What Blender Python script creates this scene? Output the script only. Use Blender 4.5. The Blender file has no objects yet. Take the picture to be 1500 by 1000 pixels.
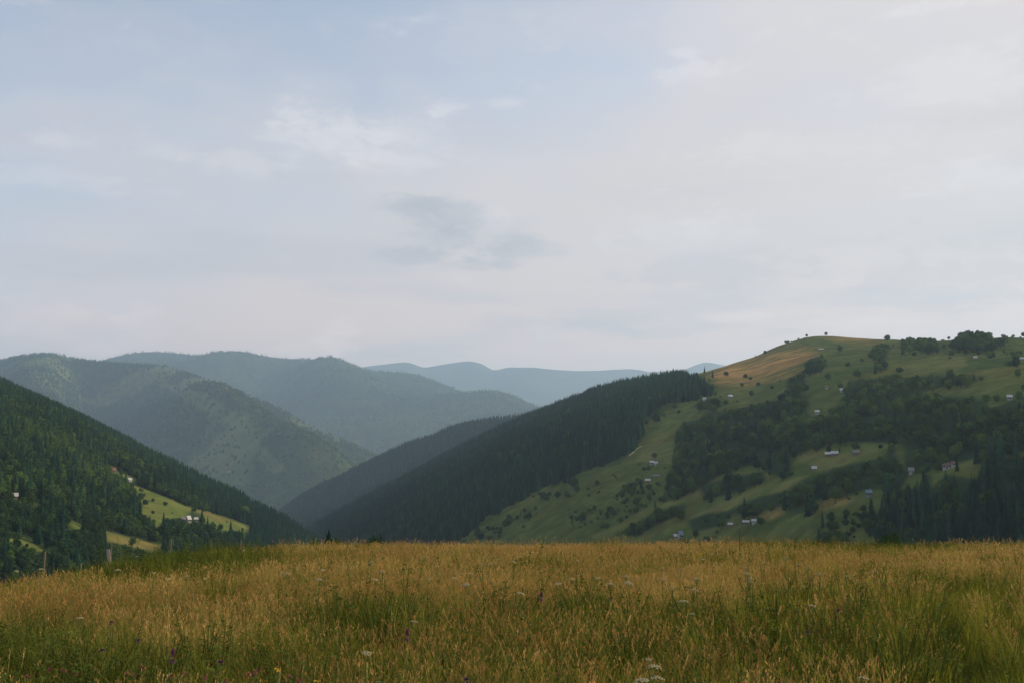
import bpy, math, random
import numpy as np
from mathutils import Vector

R = math.radians
rng = np.random.default_rng(11)
random.seed(5)
scene = bpy.context.scene
COL = scene.collection

# ------------------------------------------------------------------ camera
LENS, SENSOR = 35.0, 36.0
F = 1500 * LENS / SENSOR
PITCH = math.atan(190 / F)
CP, SP = math.cos(PITCH), math.sin(PITCH)
EYE = 1.65
cam_d = bpy.data.cameras.new('camera')
cam = bpy.data.objects.new('camera', cam_d)
COL.objects.link(cam)
cam_d.lens, cam_d.sensor_width = LENS, SENSOR
cam_d.clip_start, cam_d.clip_end = 0.1, 90000
cam.location = (0, 0, EYE)
cam.rotation_euler = (math.pi / 2 + PITCH, 0, 0)
scene.camera = cam


def ray(px, py):
    """photo pixel -> sideways and upward slope per metre of depth"""
    u = (np.asarray(px, float) - 750) / F
    v = (500 - np.asarray(py, float)) / F
    y = CP - v * SP
    return u / y, (SP + v * CP) / y


def pix(x, y, z):
    """world point -> photo pixel"""
    dy, dz = y, z - EYE
    d = dy * CP + dz * SP
    v = (-dy * SP + dz * CP) / d
    return 750 + F * x / d, 500 - F * v


# ------------------------------------------------------------------ noise
def vnoise(x, y, seed=0):
    xi, yi = np.floor(x).astype(np.int64), np.floor(y).astype(np.int64)
    fx, fy = x - xi, y - yi
    fx, fy = fx * fx * (3 - 2 * fx), fy * fy * (3 - 2 * fy)

    def h(a, b):
        n = (a * 374761393 + b * 668265263 + seed * 974711) & 0xFFFFFFFF
        n = ((n ^ (n >> 13)) * 1274126177) & 0xFFFFFFFF
        n = n ^ (n >> 16)
        return (n & 0xFFFF) / 65535.0
    return ((h(xi, yi) * (1 - fx) + h(xi + 1, yi) * fx) * (1 - fy)
            + (h(xi, yi + 1) * (1 - fx) + h(xi + 1, yi + 1) * fx) * fy)


def fbm(x, y, seed=0, octs=4):
    a, s, t = 1.0, 0.0, 0.0
    for k in range(octs):
        s = s + a * vnoise(x * 2 ** k + 17.3 * k, y * 2 ** k - 9.1 * k, seed + k)
        t += a
        a *= 0.5
    return s / t * 2 - 1


def sstep(a, b, x):
    t = np.clip((x - a) / (b - a), 0, 1)
    return t * t * (3 - 2 * t)


def pchip(x, xs, ys):
    xs, ys = np.asarray(xs, float), np.asarray(ys, float)
    h, d = np.diff(xs), np.diff(ys) / np.diff(xs)
    m = np.zeros_like(ys)
    for i in range(1, len(xs) - 1):
        if d[i - 1] * d[i] > 0:
            w1, w2 = 2 * h[i] + h[i - 1], h[i] + 2 * h[i - 1]
            m[i] = (w1 + w2) / (w1 / d[i - 1] + w2 / d[i])
    m[0], m[-1] = d[0], d[-1]
    x = np.clip(np.asarray(x, float), xs[0], xs[-1])
    i = np.clip(np.searchsorted(xs, x, side='right') - 1, 0, len(h) - 1)
    t = (x - xs[i]) / h[i]
    return ((1 + 2 * t) * (1 - t) ** 2 * ys[i] + t * (1 - t) ** 2 * h[i] * m[i]
            + t * t * (3 - 2 * t) * ys[i + 1] + t * t * (t - 1) * h[i] * m[i + 1])


def inpoly(px, py, poly):
    px, py = np.asarray(px, float), np.asarray(py, float)
    r = np.zeros(px.shape, bool)
    n = len(poly)
    for i in range(n):
        x0, y0 = poly[i]
        x1, y1 = poly[(i + 1) % n]
        if y0 == y1:
            continue
        c = (y0 > py) != (y1 > py)
        r ^= c & (px < (x1 - x0) * (py - y0) / (y1 - y0) + x0)
    return r


def anypoly(px, py, polys):
    r = np.zeros(np.shape(px), bool)
    for p in polys:
        r |= inpoly(px, py, p)
    return r


# ------------------------------------------------------------------ scene bookkeeping
def tag(o, label=None, cat=None, group=None, kind=None):
    for k, v in (('label', label), ('category', cat), ('group', group), ('kind', kind)):
        if v:
            o[k] = v
    return o


def link_mesh(name, verts, faces, mats, parent=None, mat_idx=None, smooth=False):
    me = bpy.data.meshes.new(name)
    me.from_pydata([tuple(v) for v in verts], [], [tuple(f) for f in faces])
    for m in (mats if isinstance(mats, (list, tuple)) else [mats]):
        me.materials.append(m)
    if mat_idx is not None:
        me.polygons.foreach_set('material_index', np.asarray(mat_idx, np.int32))
    if smooth:
        me.polygons.foreach_set('use_smooth', np.ones(len(me.polygons), bool))
    o = bpy.data.objects.new(name, me)
    COL.objects.link(o)
    o.parent = parent
    return o


def empty(name, loc, rz=0.0):
    o = bpy.data.objects.new(name, None)
    o.empty_display_size = 0.2
    COL.objects.link(o)
    o.location = loc
    o.rotation_euler = (0, 0, rz)
    return o


def grid_object(name, X, Y, Z, mat, cols=None):
    nr, nc = X.shape
    me = bpy.data.meshes.new(name)
    co = np.stack([X, Y, Z], -1).reshape(-1, 3).astype(np.float32)
    me.vertices.add(nr * nc)
    me.vertices.foreach_set('co', co.ravel())
    i = np.arange(nr * nc).reshape(nr, nc)
    q = np.stack([i[:-1, :-1], i[:-1, 1:], i[1:, 1:], i[1:, :-1]], -1).reshape(-1, 4)
    nf = len(q)
    me.loops.add(nf * 4)
    me.loops.foreach_set('vertex_index', q.ravel().astype(np.int32))
    me.polygons.add(nf)
    me.polygons.foreach_set('loop_start', np.arange(0, nf * 4, 4, dtype=np.int32))
    me.polygons.foreach_set('use_smooth', np.ones(nf, bool))
    if cols is not None:
        a = me.color_attributes.new('cover', 'FLOAT_COLOR', 'POINT')
        c = np.concatenate([cols.reshape(-1, 3), np.ones((nr * nc, 1))], 1).astype(np.float32)
        a.data.foreach_set('color', c.ravel())
    me.update(calc_edges=True)
    me.validate()
    me.materials.append(mat)
    o = bpy.data.objects.new(name, me)
    COL.objects.link(o)
    return o


# ------------------------------------------------------------------ materials
def new_mat(name):
    m = bpy.data.materials.new(name)
    m.use_nodes = True
    nt = m.node_tree
    nt.nodes.clear()
    return m, nt, nt.nodes.new('ShaderNodeOutputMaterial')


def plain(name, col, rough=0.8, spec=0.3, noise=None):
    m, nt, out = new_mat(name)
    b = nt.nodes.new('ShaderNodeBsdfPrincipled')
    b.inputs['Roughness'].default_value = rough
    b.inputs['Specular IOR Level'].default_value = spec
    if noise:
        sc_, amt = noise
        tc = nt.nodes.new('ShaderNodeTexCoord')
        n = nt.nodes.new('ShaderNodeTexNoise')
        n.inputs['Scale'].default_value = sc_
        n.inputs['Detail'].default_value = 5
        nt.links.new(tc.outputs['Object'], n.inputs['Vector'])
        mx = nt.nodes.new('ShaderNodeMix')
        mx.data_type = 'RGBA'
        mx.inputs[6].default_value = (*[c * (1 - amt) for c in col], 1)
        mx.inputs[7].default_value = (*[min(1, c * (1 + amt)) for c in col], 1)
        nt.links.new(n.outputs['Fac'], mx.inputs[0])
        nt.links.new(mx.outputs[2], b.inputs['Base Color'])
    else:
        b.inputs['Base Color'].default_value = (*col, 1)
    nt.links.new(b.outputs[0], out.inputs[0])
    return m


def leafy(name, c0, c1, trans=0.3, tcol=None, jitter=0.35):
    """two-sided foliage: colour runs from c0 to c1 with the plant's own tint, plus a per-plant jitter"""
    m, nt, out = new_mat(name)
    N, L = nt.nodes.new, nt.links.new
    at = N('ShaderNodeAttribute')
    at.attribute_type = 'INSTANCER'
    at.attribute_name = 'tint'
    oi = N('ShaderNodeObjectInfo')
    mx = N('ShaderNodeMix')
    mx.data_type = 'RGBA'
    mx.inputs[6].default_value = (*c0, 1)
    mx.inputs[7].default_value = (*c1, 1)
    L(at.outputs['Fac'], mx.inputs[0])
    mr = N('ShaderNodeMapRange')
    mr.inputs[3].default_value = 1 - jitter
    mr.inputs[4].default_value = 1 + jitter
    L(oi.outputs['Random'], mr.inputs[0])
    hs = N('ShaderNodeHueSaturation')
    L(mx.outputs[2], hs.inputs['Color'])
    L(mr.outputs[0], hs.inputs['Value'])
    d = N('ShaderNodeBsdfDiffuse')
    t = N('ShaderNodeBsdfTranslucent')
    L(hs.outputs[0], d.inputs[0])
    if tcol:
        mm = N('ShaderNodeMix')
        mm.data_type = 'RGBA'
        mm.blend_type = 'MULTIPLY'
        mm.inputs[0].default_value = 1
        mm.inputs[7].default_value = (*tcol, 1)
        L(hs.outputs[0], mm.inputs[6])
        L(mm.outputs[2], t.inputs[0])
    else:
        L(hs.outputs[0], t.inputs[0])
    ms = N('ShaderNodeMixShader')
    ms.inputs[0].default_value = trans
    L(d.outputs[0], ms.inputs[1])
    L(t.outputs[0], ms.inputs[2])
    L(ms.outputs[0], out.inputs[0])
    return m


def cover_mat(name, scale, amt):
    """ground whose plant cover colour is stored per vertex, broken up by two noises"""
    m, nt, out = new_mat(name)
    N, L = nt.nodes.new, nt.links.new
    at = N('ShaderNodeAttribute')
    at.attribute_name = 'cover'
    g = N('ShaderNodeNewGeometry')
    n1 = N('ShaderNodeTexNoise')
    n1.inputs['Scale'].default_value = scale
    n1.inputs['Detail'].default_value = 8
    n1.inputs['Roughness'].default_value = 0.65
    L(g.outputs['Position'], n1.inputs['Vector'])
    mr = N('ShaderNodeMapRange')
    mr.inputs[1].default_value, mr.inputs[2].default_value = 0.25, 0.75
    mr.inputs[3].default_value, mr.inputs[4].default_value = 1 - amt, 1 + amt
    L(n1.outputs['Fac'], mr.inputs[0])
    hs = N('ShaderNodeHueSaturation')
    L(at.outputs['Color'], hs.inputs['Color'])
    L(mr.outputs[0], hs.inputs['Value'])
    b = N('ShaderNodeBsdfDiffuse')
    b.inputs['Roughness'].default_value = 1.0
    L(hs.outputs[0], b.inputs[0])
    bp = N('ShaderNodeBump')
    bp.inputs['Strength'].default_value = 0.5
    bp.inputs['Distance'].default_value = 0.25 / scale
    L(n1.outputs['Fac'], bp.inputs['Height'])
    L(bp.outputs[0], b.inputs['Normal'])
    L(b.outputs[0], out.inputs[0])
    return m


M_SPRUCE = leafy('spruce_needles', (0.010, 0.033, 0.020), (0.028, 0.066, 0.030), 0.1)
M_LEAF = leafy('broad_leaves', (0.022, 0.050, 0.018), (0.078, 0.130, 0.028), 0.2, (1.1, 1.2, 0.5))
M_BARK = plain('bark', (0.07, 0.05, 0.035), 0.9, 0.1, (6, 0.4))
M_DRY = leafy('dry_grass', (0.335, 0.178, 0.058), (0.50, 0.325, 0.122), 0.35, None, 0.3)
M_STRAW = leafy('straw_stem', (0.19, 0.17, 0.045), (0.34, 0.26, 0.08), 0.45, None, 0.25)
M_GREEN = leafy('green_grass', (0.11, 0.13, 0.025), (0.21, 0.195, 0.045), 0.48, (1.1, 1.2, 0.5), 0.3)
M_HERB = leafy('herb_leaves', (0.055, 0.085, 0.02), (0.10, 0.12, 0.028), 0.35, (1.1, 1.2, 0.5), 0.3)
M_RUST = leafy('sorrel_seed', (0.17, 0.06, 0.025), (0.28, 0.12, 0.04), 0.3, None, 0.25)
M_HILL = cover_mat('hill_cover', 0.05, 0.35)
M_FARHILL = cover_mat('mountain_cover', 0.012, 0.35)
M_TURF = cover_mat('turf', 3.0, 0.4)

# ------------------------------------------------------------------ sun and sky
SUN_AZ, SUN_EL = R(76), R(25)             # azimuth to the right of the view direction (+Y)
sun_dir = Vector((math.sin(SUN_AZ) * math.cos(SUN_EL), math.cos(SUN_AZ) * math.cos(SUN_EL), math.sin(SUN_EL)))
sd = bpy.data.lights.new('sun', 'SUN')
sd.energy, sd.angle, sd.color = 5.0, R(0.8), (1.0, 0.83, 0.56)
so = bpy.data.objects.new('sun', sd)
COL.objects.link(so)
so.rotation_euler = sun_dir.to_track_quat('Z', 'Y').to_euler()
so.location = (60, 30, 60)

world = bpy.data.worlds.new('World')
scene.world = world
world.use_nodes = True


def build_world():
    nt = world.node_tree
    nt.nodes.clear()
    N, L = nt.nodes.new, nt.links.new
    out = N('ShaderNodeOutputWorld')
    bg = N('ShaderNodeBackground')
    L(bg.outputs[0], out.inputs[0])
    sky = N('ShaderNodeTexSky')
    sky.sky_type = 'NISHITA'
    sky.sun_disc = False
    sky.sun_elevation, sky.sun_rotation = SUN_EL, SUN_AZ
    sky.altitude, sky.air_density, sky.dust_density, sky.ozone_density = 900, 1.0, 1.5, 1.2
    S = 0.10
    bg.inputs['Strength'].default_value = S
    tc = N('ShaderNodeTexCoord')
    nrm = N('ShaderNodeVectorMath')
    nrm.operation = 'NORMALIZE'
    L(tc.outputs['Generated'], nrm.inputs[0])
    sep = N('ShaderNodeSeparateXYZ')
    L(nrm.outputs[0], sep.inputs[0])

    def math_(op, a, b=None, clamp=False):
        n = N('ShaderNodeMath')
        n.operation = op
        n.use_clamp = clamp
        for i, v in enumerate((a, b)):
            if v is None:
                continue
            if isinstance(v, (int, float)):
                n.inputs[i].default_value = v
            else:
                L(v, n.inputs[i])
        return n.outputs[0]

    def rng_(x, a, b, lo=0.0, hi=1.0):
        n = N('ShaderNodeMapRange')
        n.interpolation_type = 'SMOOTHSTEP'
        n.inputs[1].default_value, n.inputs[2].default_value = a, b
        n.inputs[3].default_value, n.inputs[4].default_value = lo, hi
        L(x, n.inputs[0])
        return n.outputs[0]

    def mix(f, a, b):
        n = N('ShaderNodeMix')
        n.data_type = 'RGBA'
        if isinstance(f, (int, float)):
            n.inputs[0].default_value = f
        else:
            L(f, n.inputs[0])
        for i, v in ((6, a), (7, b)):
            if isinstance(v, tuple):
                n.inputs[i].default_value = (*v, 1)
            else:
                L(v, n.inputs[i])
        return n.outputs[2]

    # direction in flat cloud-deck style coordinates: stretched towards the horizon
    mp = N('ShaderNodeMapping')
    mp.inputs['Scale'].default_value = (1, 1, 2.6)
    L(nrm.outputs[0], mp.inputs[0])

    def noise(scale, detail, rough, loc=(0, 0, 0), dist=0.0):
        m2 = N('ShaderNodeMapping')
        m2.inputs['Location'].default_value = loc
        L(mp.outputs[0], m2.inputs[0])
        n = N('ShaderNodeTexNoise')
        n.inputs['Scale'].default_value = scale
        n.inputs['Detail'].default_value = detail
        n.inputs['Roughness'].default_value = rough
        n.inputs['Distortion'].default_value = dist
        L(m2.outputs[0], n.inputs['Vector'])
        return n.outputs['Fac']

    def spot(px, py, rx, ry, warp=1.0):
        """soft cloud body about a fixed direction of the sky"""
        sx, sz = ray(px, py)
        d = Vector((sx, 1, sz)).normalized()
        e1 = Vector((d.y, -d.x, 0)).normalized()
        e2 = e1.cross(d)
        def dot(v, k):
            n = N('ShaderNodeVectorMath')
            n.operation = 'DOT_PRODUCT'
            L(nrm.outputs[0], n.inputs[0])
            n.inputs[1].default_value = v * k
            return n.outputs['Value']
        a = math_('POWER', math_('ABSOLUTE', dot(e1, F / rx)), 2.0)
        b = math_('POWER', math_('ABSOLUTE', dot(e2, F / ry)), 2.0)
        r = math_('ADD', a, b)
        r = math_('ADD', r, math_('MULTIPLY', math_('SUBTRACT', n_fine, 0.5), 4.0 * warp))
        r = math_('ADD', r, math_('MULTIPLY', math_('SUBTRACT', n_rag, 0.5), 3.4 * warp))
        front = math_('GREATER_THAN', dot(d, 1.0), 0.3)
        return math_('MULTIPLY', rng_(r, 1.3, -0.3), front)

    n_big = noise(2.2, 4, 0.5, (3.1, 0.4, 0.2))
    n_mid = noise(6.0, 6, 0.55, (0.2, 7.0, 1.0), 0.4)
    n_fine = noise(16.0, 7, 0.6, (5.2, 1.0, 0.0), 0.6)
    n_rag = noise(30.0, 6, 0.6, (1.2, 3.0, 0.7), 0.8)
    el = sep.outputs['Z']
    # sideways: 0 at the left frame edge .. 1 at the right
    side = math_('ARCTAN2', sep.outputs['X'], sep.outputs['Y'])

    K = 1.0 / S
    def c(r, g, b):
        return (r * K, g * K, b * K)
    veil = mix(rng_(n_big, 0.35, 0.7), c(0.585, 0.515, 0.492), c(0.63, 0.556, 0.525))
    warm = c(0.90, 0.645, 0.535)
    veil = mix(math_('MULTIPLY', rng_(el, 0.24, 0.10), 0.85), veil, warm)
    # veil cover: full low down, thinning upward and to the left
    cov = math_('ADD', math_('MULTIPLY', el, -2.6), math_('MULTIPLY', side, 0.8))
    cov = math_('ADD', cov, math_('MULTIPLY', math_('SUBTRACT', n_big, 0.5), 1.0))
    cov = math_('ADD', cov, math_('MULTIPLY', math_('SUBTRACT', n_mid, 0.5), 0.45))
    cov = rng_(cov, -1.5, -0.55, 0.05, 0.98)
    base = N('ShaderNodeHueSaturation')
    base.inputs['Saturation'].default_value = 0.66
    base.inputs['Value'].default_value = 1.55
    L(sky.outputs[0], base.inputs['Color'])
    col = mix(cov, base.outputs[0], veil)
    # broad grey stratus streaks in the lower half
    n_str = N('ShaderNodeTexNoise')
    m3 = N('ShaderNodeMapping')
    m3.inputs['Scale'].default_value = (2.0, 2.0, 16.0)
    m3.inputs['Location'].default_value = (0.3, 0.1, 0.5)
    L(nrm.outputs[0], m3.inputs[0])
    L(m3.outputs[0], n_str.inputs['Vector'])
    n_str.inputs['Scale'].default_value = 1.6
    n_str.inputs['Detail'].default_value = 5
    streak = math_('MULTIPLY', rng_(n_str.outputs['Fac'], 0.48, 0.68), rng_(el, 0.42, 0.2))
    col = mix(math_('MULTIPLY', streak, 0.55), col, c(0.50, 0.465, 0.48))
    # faint cumulus texture all over
    puff = math_('MULTIPLY', rng_(n_fine, 0.54, 0.72), rng_(n_mid, 0.42, 0.62))
    col = mix(math_('MULTIPLY', puff, 0.35), col, c(0.71, 0.655, 0.65))
    # the cloud bodies that can be told apart
    LIGHT, PINK, GREY = c(0.75, 0.69, 0.68), c(0.98, 0.76, 0.68), c(0.37, 0.37, 0.40)
    for px, py, rx, ry, colr, amt in (
            (440, 165, 50, 28, LIGHT, .36), (480, 200, 100, 40, LIGHT, .34), (590, 205, 120, 38, LIGHT, .28), (110, 203, 60, 18, LIGHT, .28),
            (240, 212, 60, 20, LIGHT, .26), (345, 240, 70, 18, LIGHT, .28), (60, 262, 140, 18, LIGHT, .25),
            (655, 158, 30, 16, LIGHT, .4), (740, 150, 40, 10, LIGHT, .3), (1010, 110, 60, 18, LIGHT, .35), (1000, 78, 28, 8, LIGHT, .3),
            (1430, 110, 150, 40, LIGHT, .28), (1400, 5, 90, 12, LIGHT, .35), (1200, 210, 200, 24, LIGHT, .3),
            (1000, 345, 110, 40, LIGHT, .4), (720, 322, 40, 34, LIGHT, .45), (1440, 255, 120, 26, LIGHT, .35),
            (600, 300, 60, 18, GREY, .6), (660, 314, 75, 30, GREY, .6), (690, 350, 85, 34, GREY, .6), (760, 366, 90, 16, GREY, .3), (605, 376, 60, 16, GREY, .55), (700, 385, 60, 12, GREY, .4),
            (1040, 395, 140, 40, GREY, .3), (850, 470, 160, 16, GREY, .25), (1000, 485, 140, 14, GREY, .28), (1400, 400, 180, 60, GREY, .25), (1330, 190, 200, 20, GREY, .16),
            (490, 495, 36, 26, PINK, .6), (455, 510, 60, 20, PINK, .4), (60, 470, 90, 30, PINK, .4), (205, 480, 40, 30, PINK, .4), (150, 510, 50, 16, PINK, .4), (1080, 465, 60, 8, PINK, .4), (1270, 472, 80, 12, PINK, .35)):
        col = mix(math_('MULTIPLY', spot(px, py, rx, ry), amt), col, colr)
    L(col, bg.inputs['Color'])


build_world()

# ------------------------------------------------------------------ haze
bx = [(-26000, 26000), (-500, 33500), (-330, 2750)]
hv = [(x, y, z) for z in bx[2] for y in bx[1] for x in bx[0]]
hf = [(0, 2, 3, 1), (4, 5, 7, 6), (0, 1, 5, 4), (2, 6, 7, 3), (0, 4, 6, 2), (1, 3, 7, 5)]
m, nt, out = new_mat('haze')
vol = nt.nodes.new('ShaderNodeVolumePrincipled')
vol.inputs['Color'].default_value = (0.53, 0.735, 1.0, 1)
vol.inputs['Density'].default_value = 5.9e-5
vol.inputs['Anisotropy'].default_value = 0.25
nt.links.new(vol.outputs[0], out.inputs['Volume'])
haze = link_mesh('haze', hv, hf, m)
tag(haze, 'thin blue summer haze hanging over the whole valley', 'haze', None, 'stuff')

# ------------------------------------------------------------------ terrain
class Hill:
    def __init__(s, name, ridge, foot, amp, wl, seed, round_=0.3, back=0.3, spurs=(), ramp=0.4, k=1.0):
        s.name, s.seed, s.amp, s.wl, s.round, s.back, s.spurs, s.ramp = name, seed, amp, wl, round_, back, spurs, ramp
        ridge = [(a, b, c * k) for a, b, c in ridge]
        foot = [(a, b, c * k) for a, b, c in foot]
        s.amp, s.wl, s.spurs = amp * k, wl * k, [(p, a * k, w * k) for p, a, w in spurs]
        sx, sz = ray([r[0] for r in ridge], [r[1] for r in ridge])
        dep = np.array([r[2] for r in ridge], float)
        s.rs, s.ry, s.rz = sx, dep, sz * dep + EYE
        fx, fz = ray([f[0] for f in foot], [f[1] for f in foot])
        fd = np.array([f[2] for f in foot], float)
        s.fs, s.fy, s.fz = fx, fd, fz * fd + EYE
        s.s0, s.s1 = sx[0], sx[-1]

    def lines(s, S):
        yr = pchip(S, s.rs, s.ry)
        rz = pchip(S, s.rs, s.rz / s.ry) * yr
        return yr, rz, pchip(S, s.fs, s.fy), pchip(S, s.fs, s.fz)

    def height(s, S, Y):
        yr, zr, yf, zf = s.lines(S)
        t = (Y - yf) / (yr - yf)
        tc = np.clip(t, 0, 1)
        z = zf + (zr - zf) * (tc + s.round * tc * (1 - tc))
        dy = np.maximum(Y - yr, 0)
        w = 0.12 * (yr - yf)
        z = z - s.back * dy * dy / (dy + w)
        z = z - 0.22 * np.maximum(yf - Y, 0)
        X = S * Y
        win = np.where(t < 1, s.ramp + (1 - s.ramp) * sstep(1.0, 0.75, t), s.ramp)
        win = win * sstep(-0.3, 0.15, t)
        z = z + s.amp * win * fbm(X / s.wl + s.seed, Y / s.wl * 0.8, s.seed, 5)
        for pts, a, wd in s.spurs:          # raised (or cut) lines running down the slope: (px, py-like t) pairs
            ts = [p[1] for p in pts]
            ss = [ray(p[0], 650)[0] for p in pts]
            o = np.argsort(ts)
            c = np.interp(tc, np.array(ts)[o], np.array(ss)[o])
            d = (S - c) * Y / wd
            z = z + a * np.exp(-d * d) * sstep(min(ts) - 0.1, min(ts) + 0.1, t) * sstep(min(max(ts) + 0.12, .97), max(ts) - 0.2, t)
        return np.maximum(z, -300 + 0 * z)

    def point(s, px, py):
        """first ground point of this hill seen through a photo pixel"""
        sx, sz = ray(px, py)
        yr, _, yf, _ = s.lines(np.array([sx]))
        Y = np.linspace(yf[0] * 0.75, yr[0] * 1.05, 3000)
        Z = s.height(np.full_like(Y, sx), Y)
        k = np.nonzero((Z - EYE) / Y >= sz)[0]
        if len(k) == 0:
            k = [int(np.argmax((Z - EYE) / Y))]
        return float(sx * Y[k[0]]), float(Y[k[0]]), float(Z[k[0]])

    def grid(s, ns, nt_, extra=0.5):
        S = np.linspace(s.s0, s.s1, ns)
        yr, zr, yf, zf = s.lines(S)
        t = np.concatenate([np.linspace(-0.35, 0, max(6, nt_ // 8))[:-1], np.linspace(0, 1, nt_), np.linspace(1, 1 + extra, max(8, nt_ // 5))[1:]])
        Y = yf[None] + (yr - yf)[None] * t[:, None]
        Y = np.maximum(Y, 60)
        SS = np.broadcast_to(S[None], Y.shape)
        return SS, Y, s.height(SS, Y), np.broadcast_to(t[:, None], Y.shape)


RH = Hill('hill',
    [(330, 850, 2900), (415, 800, 2800), (470, 768, 2700), (530, 735, 2620), (588, 705, 2530), (656, 668, 2430), (710, 642, 2340), (758, 620, 2270), (800, 603, 2200), (850, 584, 2120), (930, 562, 1980), (1010, 548, 1860),
     (1050, 538, 1800), (1100, 524, 1850), (1150, 503, 1880), (1200, 492, 1900), (1250, 494, 1850), (1300, 496, 1750), (1400, 500, 1500), (1500, 496, 1420), (1700, 500, 1300), (1950, 540, 1200)],
    [(330, 880, 2300), (415, 845, 1900), (520, 826, 1500), (650, 818, 1150), (800, 816, 950), (1000, 812, 820), (1200, 815, 640), (1400, 815, 520), (1600, 815, 440), (1950, 815, 400)],
    16, 260, 3, 0.35, 0.28,
    spurs=
    (([(870, 0.02), (1000, 0.16), (1130, 0.30), (1240, 0.38)], 10, 55), ([(1060, 0.02), (1150, 0.12), (1250, 0.22), (1400, 0.3)], 9, 50),
     ([(900, 0.3), (960, 0.5), (1030, 0.8)], 8, 90), ([(1120, 0.35), (1170, 0.6), (1200, 0.85)], -8, 70)))
SP2 = Hill('hill',
    [(330, 810, 4000), (411, 751, 3950), (452, 723, 3900), (500, 700, 3850), (544, 678, 3800), (601, 652, 3750), (635, 642, 3700), (666, 629, 3650), (717, 618, 3600), (755, 614, 3600), (820, 600, 3650), (900, 605, 3800), (1000, 620, 3900)],
    [(330, 850, 3300), (440, 800, 3200), (640, 740, 3100), (820, 700, 3050), (1000, 690, 3050)], 14, 300, 8, 0.2, 0.3)
LH = Hill('hill',
    [(-700, 420, 1500), (-300, 460, 1650), (-120, 520, 1720), (0, 566, 1720), (60, 592, 1700), (110, 616, 1660), (160, 642, 1620), (210, 668, 1580), (260, 690, 1540), (310, 715, 1500), (360, 738, 1480), (410, 762, 1460), (470, 800, 1450), (560, 850, 1450)],
    [(-700, 850, 420), (-300, 845, 480), (0, 838, 560), (150, 825, 640), (300, 820, 800), (410, 825, 1000), (560, 860, 1200)],
    13, 210, 21, 0.35, 0.35,
    spurs=(([(60, 0.1), (95, 0.5), (60, 0.8)], 10, 70), ([(260, 0.15), (240, 0.45), (200, 0.75)], 9, 60), ([(160, 0.1), (150, 0.5)], -7, 45)))
MA = Hill('mountain',
    [(-500, 545, 7000), (-200, 545, 6800), (-60, 532, 6700), (0, 527, 6600), (40, 520, 6500), (75, 518, 6400), (105, 524, 6300), (135, 530, 6150), (190, 534, 5900), (240, 537, 5700), (270, 545, 5500), (310, 558, 5300), (360, 577, 5100), (410, 600, 4900), (460, 626, 4750), (510, 648, 4650), (560, 672, 4600), (640, 720, 4600)],
    [(-500, 720, 4200), (0, 735, 3900), (200, 745, 3700), (350, 750, 3500), (480, 745, 3500), (560, 740, 3700), (640, 745, 3900)],
    115, 700, 5, 0.25, 0.4,
    spurs=(([(440, 0.05), (385, 0.3), (330, 0.5), (270, 0.72)], 210, 230), ([(150, 0.1), (160, 0.5), (150, 0.9)], -190, 260), ([(240, 0.2), (230, 0.45)], 120, 170),
           ([(40, 0.2), (60, 0.9)], 120, 240), ([(500, 0.1), (450, 0.35), (400, 0.7)], 70, 150)), ramp=0.06, k=1.4)
MB = Hill('mountain',
    [(-100, 560, 9016), (60, 548, 8924), (130, 533, 8832), (170, 522, 8740), (220, 515, 8648), (255, 517, 8648), (290, 520, 8556), (350, 515, 8464), (385, 521, 8372), (420, 525, 8280), (470, 525, 8188), (500, 529, 8096), (540, 541, 8004), (600, 546, 7912), (640, 559, 7820), (680, 575, 7820), (760, 605, 7820)],
    [(-100, 680, 6256), (300, 690, 6072), (500, 690, 5980), (760, 690, 6256)], 190, 1300, 14, 0.2, 0.4,
    spurs=(([(470, 0.2), (440, 0.95)], 150, 350), ([(330, 0.2), (350, 0.9)], 140, 330), ([(560, 0.3), (510, 0.9)], 130, 300), ([(400, .2), (395, .9)], -150, 300)), ramp=0.05, k=1.55)
MB2 = Hill('mountain',
    [(380, 620, 7400), (450, 592, 7400), (520, 578, 7400), (590, 572, 7300), (640, 577, 7200), (680, 575, 7150), (720, 571, 7100), (750, 579, 7050), (790, 597, 7000), (850, 625, 7000)],
    [(380, 690, 5600), (600, 700, 5500), (850, 700, 5600)], 70, 1000, 31, 0.2, 0.4, ramp=0.06, k=1.5)
MC = Hill('mountain',
    [(400, 556, 14880), (500, 546, 14592), (533, 537, 14400), (565, 533, 14400), (595, 530, 14304), (622, 537, 14208), (650, 533, 14112), (685, 529, 14016), (705, 533, 14016), (724, 542, 13920), (748, 538, 13920), (780, 538, 13920), (800, 540, 14016), (860, 542, 14208), (924, 539, 14400), (956, 544, 14592), (1000, 556, 14784), (1100, 580, 14880)],
    [(400, 680, 11040), (750, 680, 10560), (1100, 680, 11040)], 160, 2200, 17, 0.2, 0.4, ramp=0.22, k=1.55)
MD = Hill('mountain',
    [(850, 556, 14349), (940, 546, 14000), (1000, 541, 13650), (1035, 531, 13650), (1060, 535, 13650), (1120, 544, 13650), (1300, 552, 14000), (1600, 550, 14349)],
    [(850, 650, 11550), (1600, 650, 11550)], 150, 2500, 41, 0.2, 0.4, ramp=0.1, k=1.6)
HILLS = [RH, SP2, LH, MA, MB, MB2, MC, MD]


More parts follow.
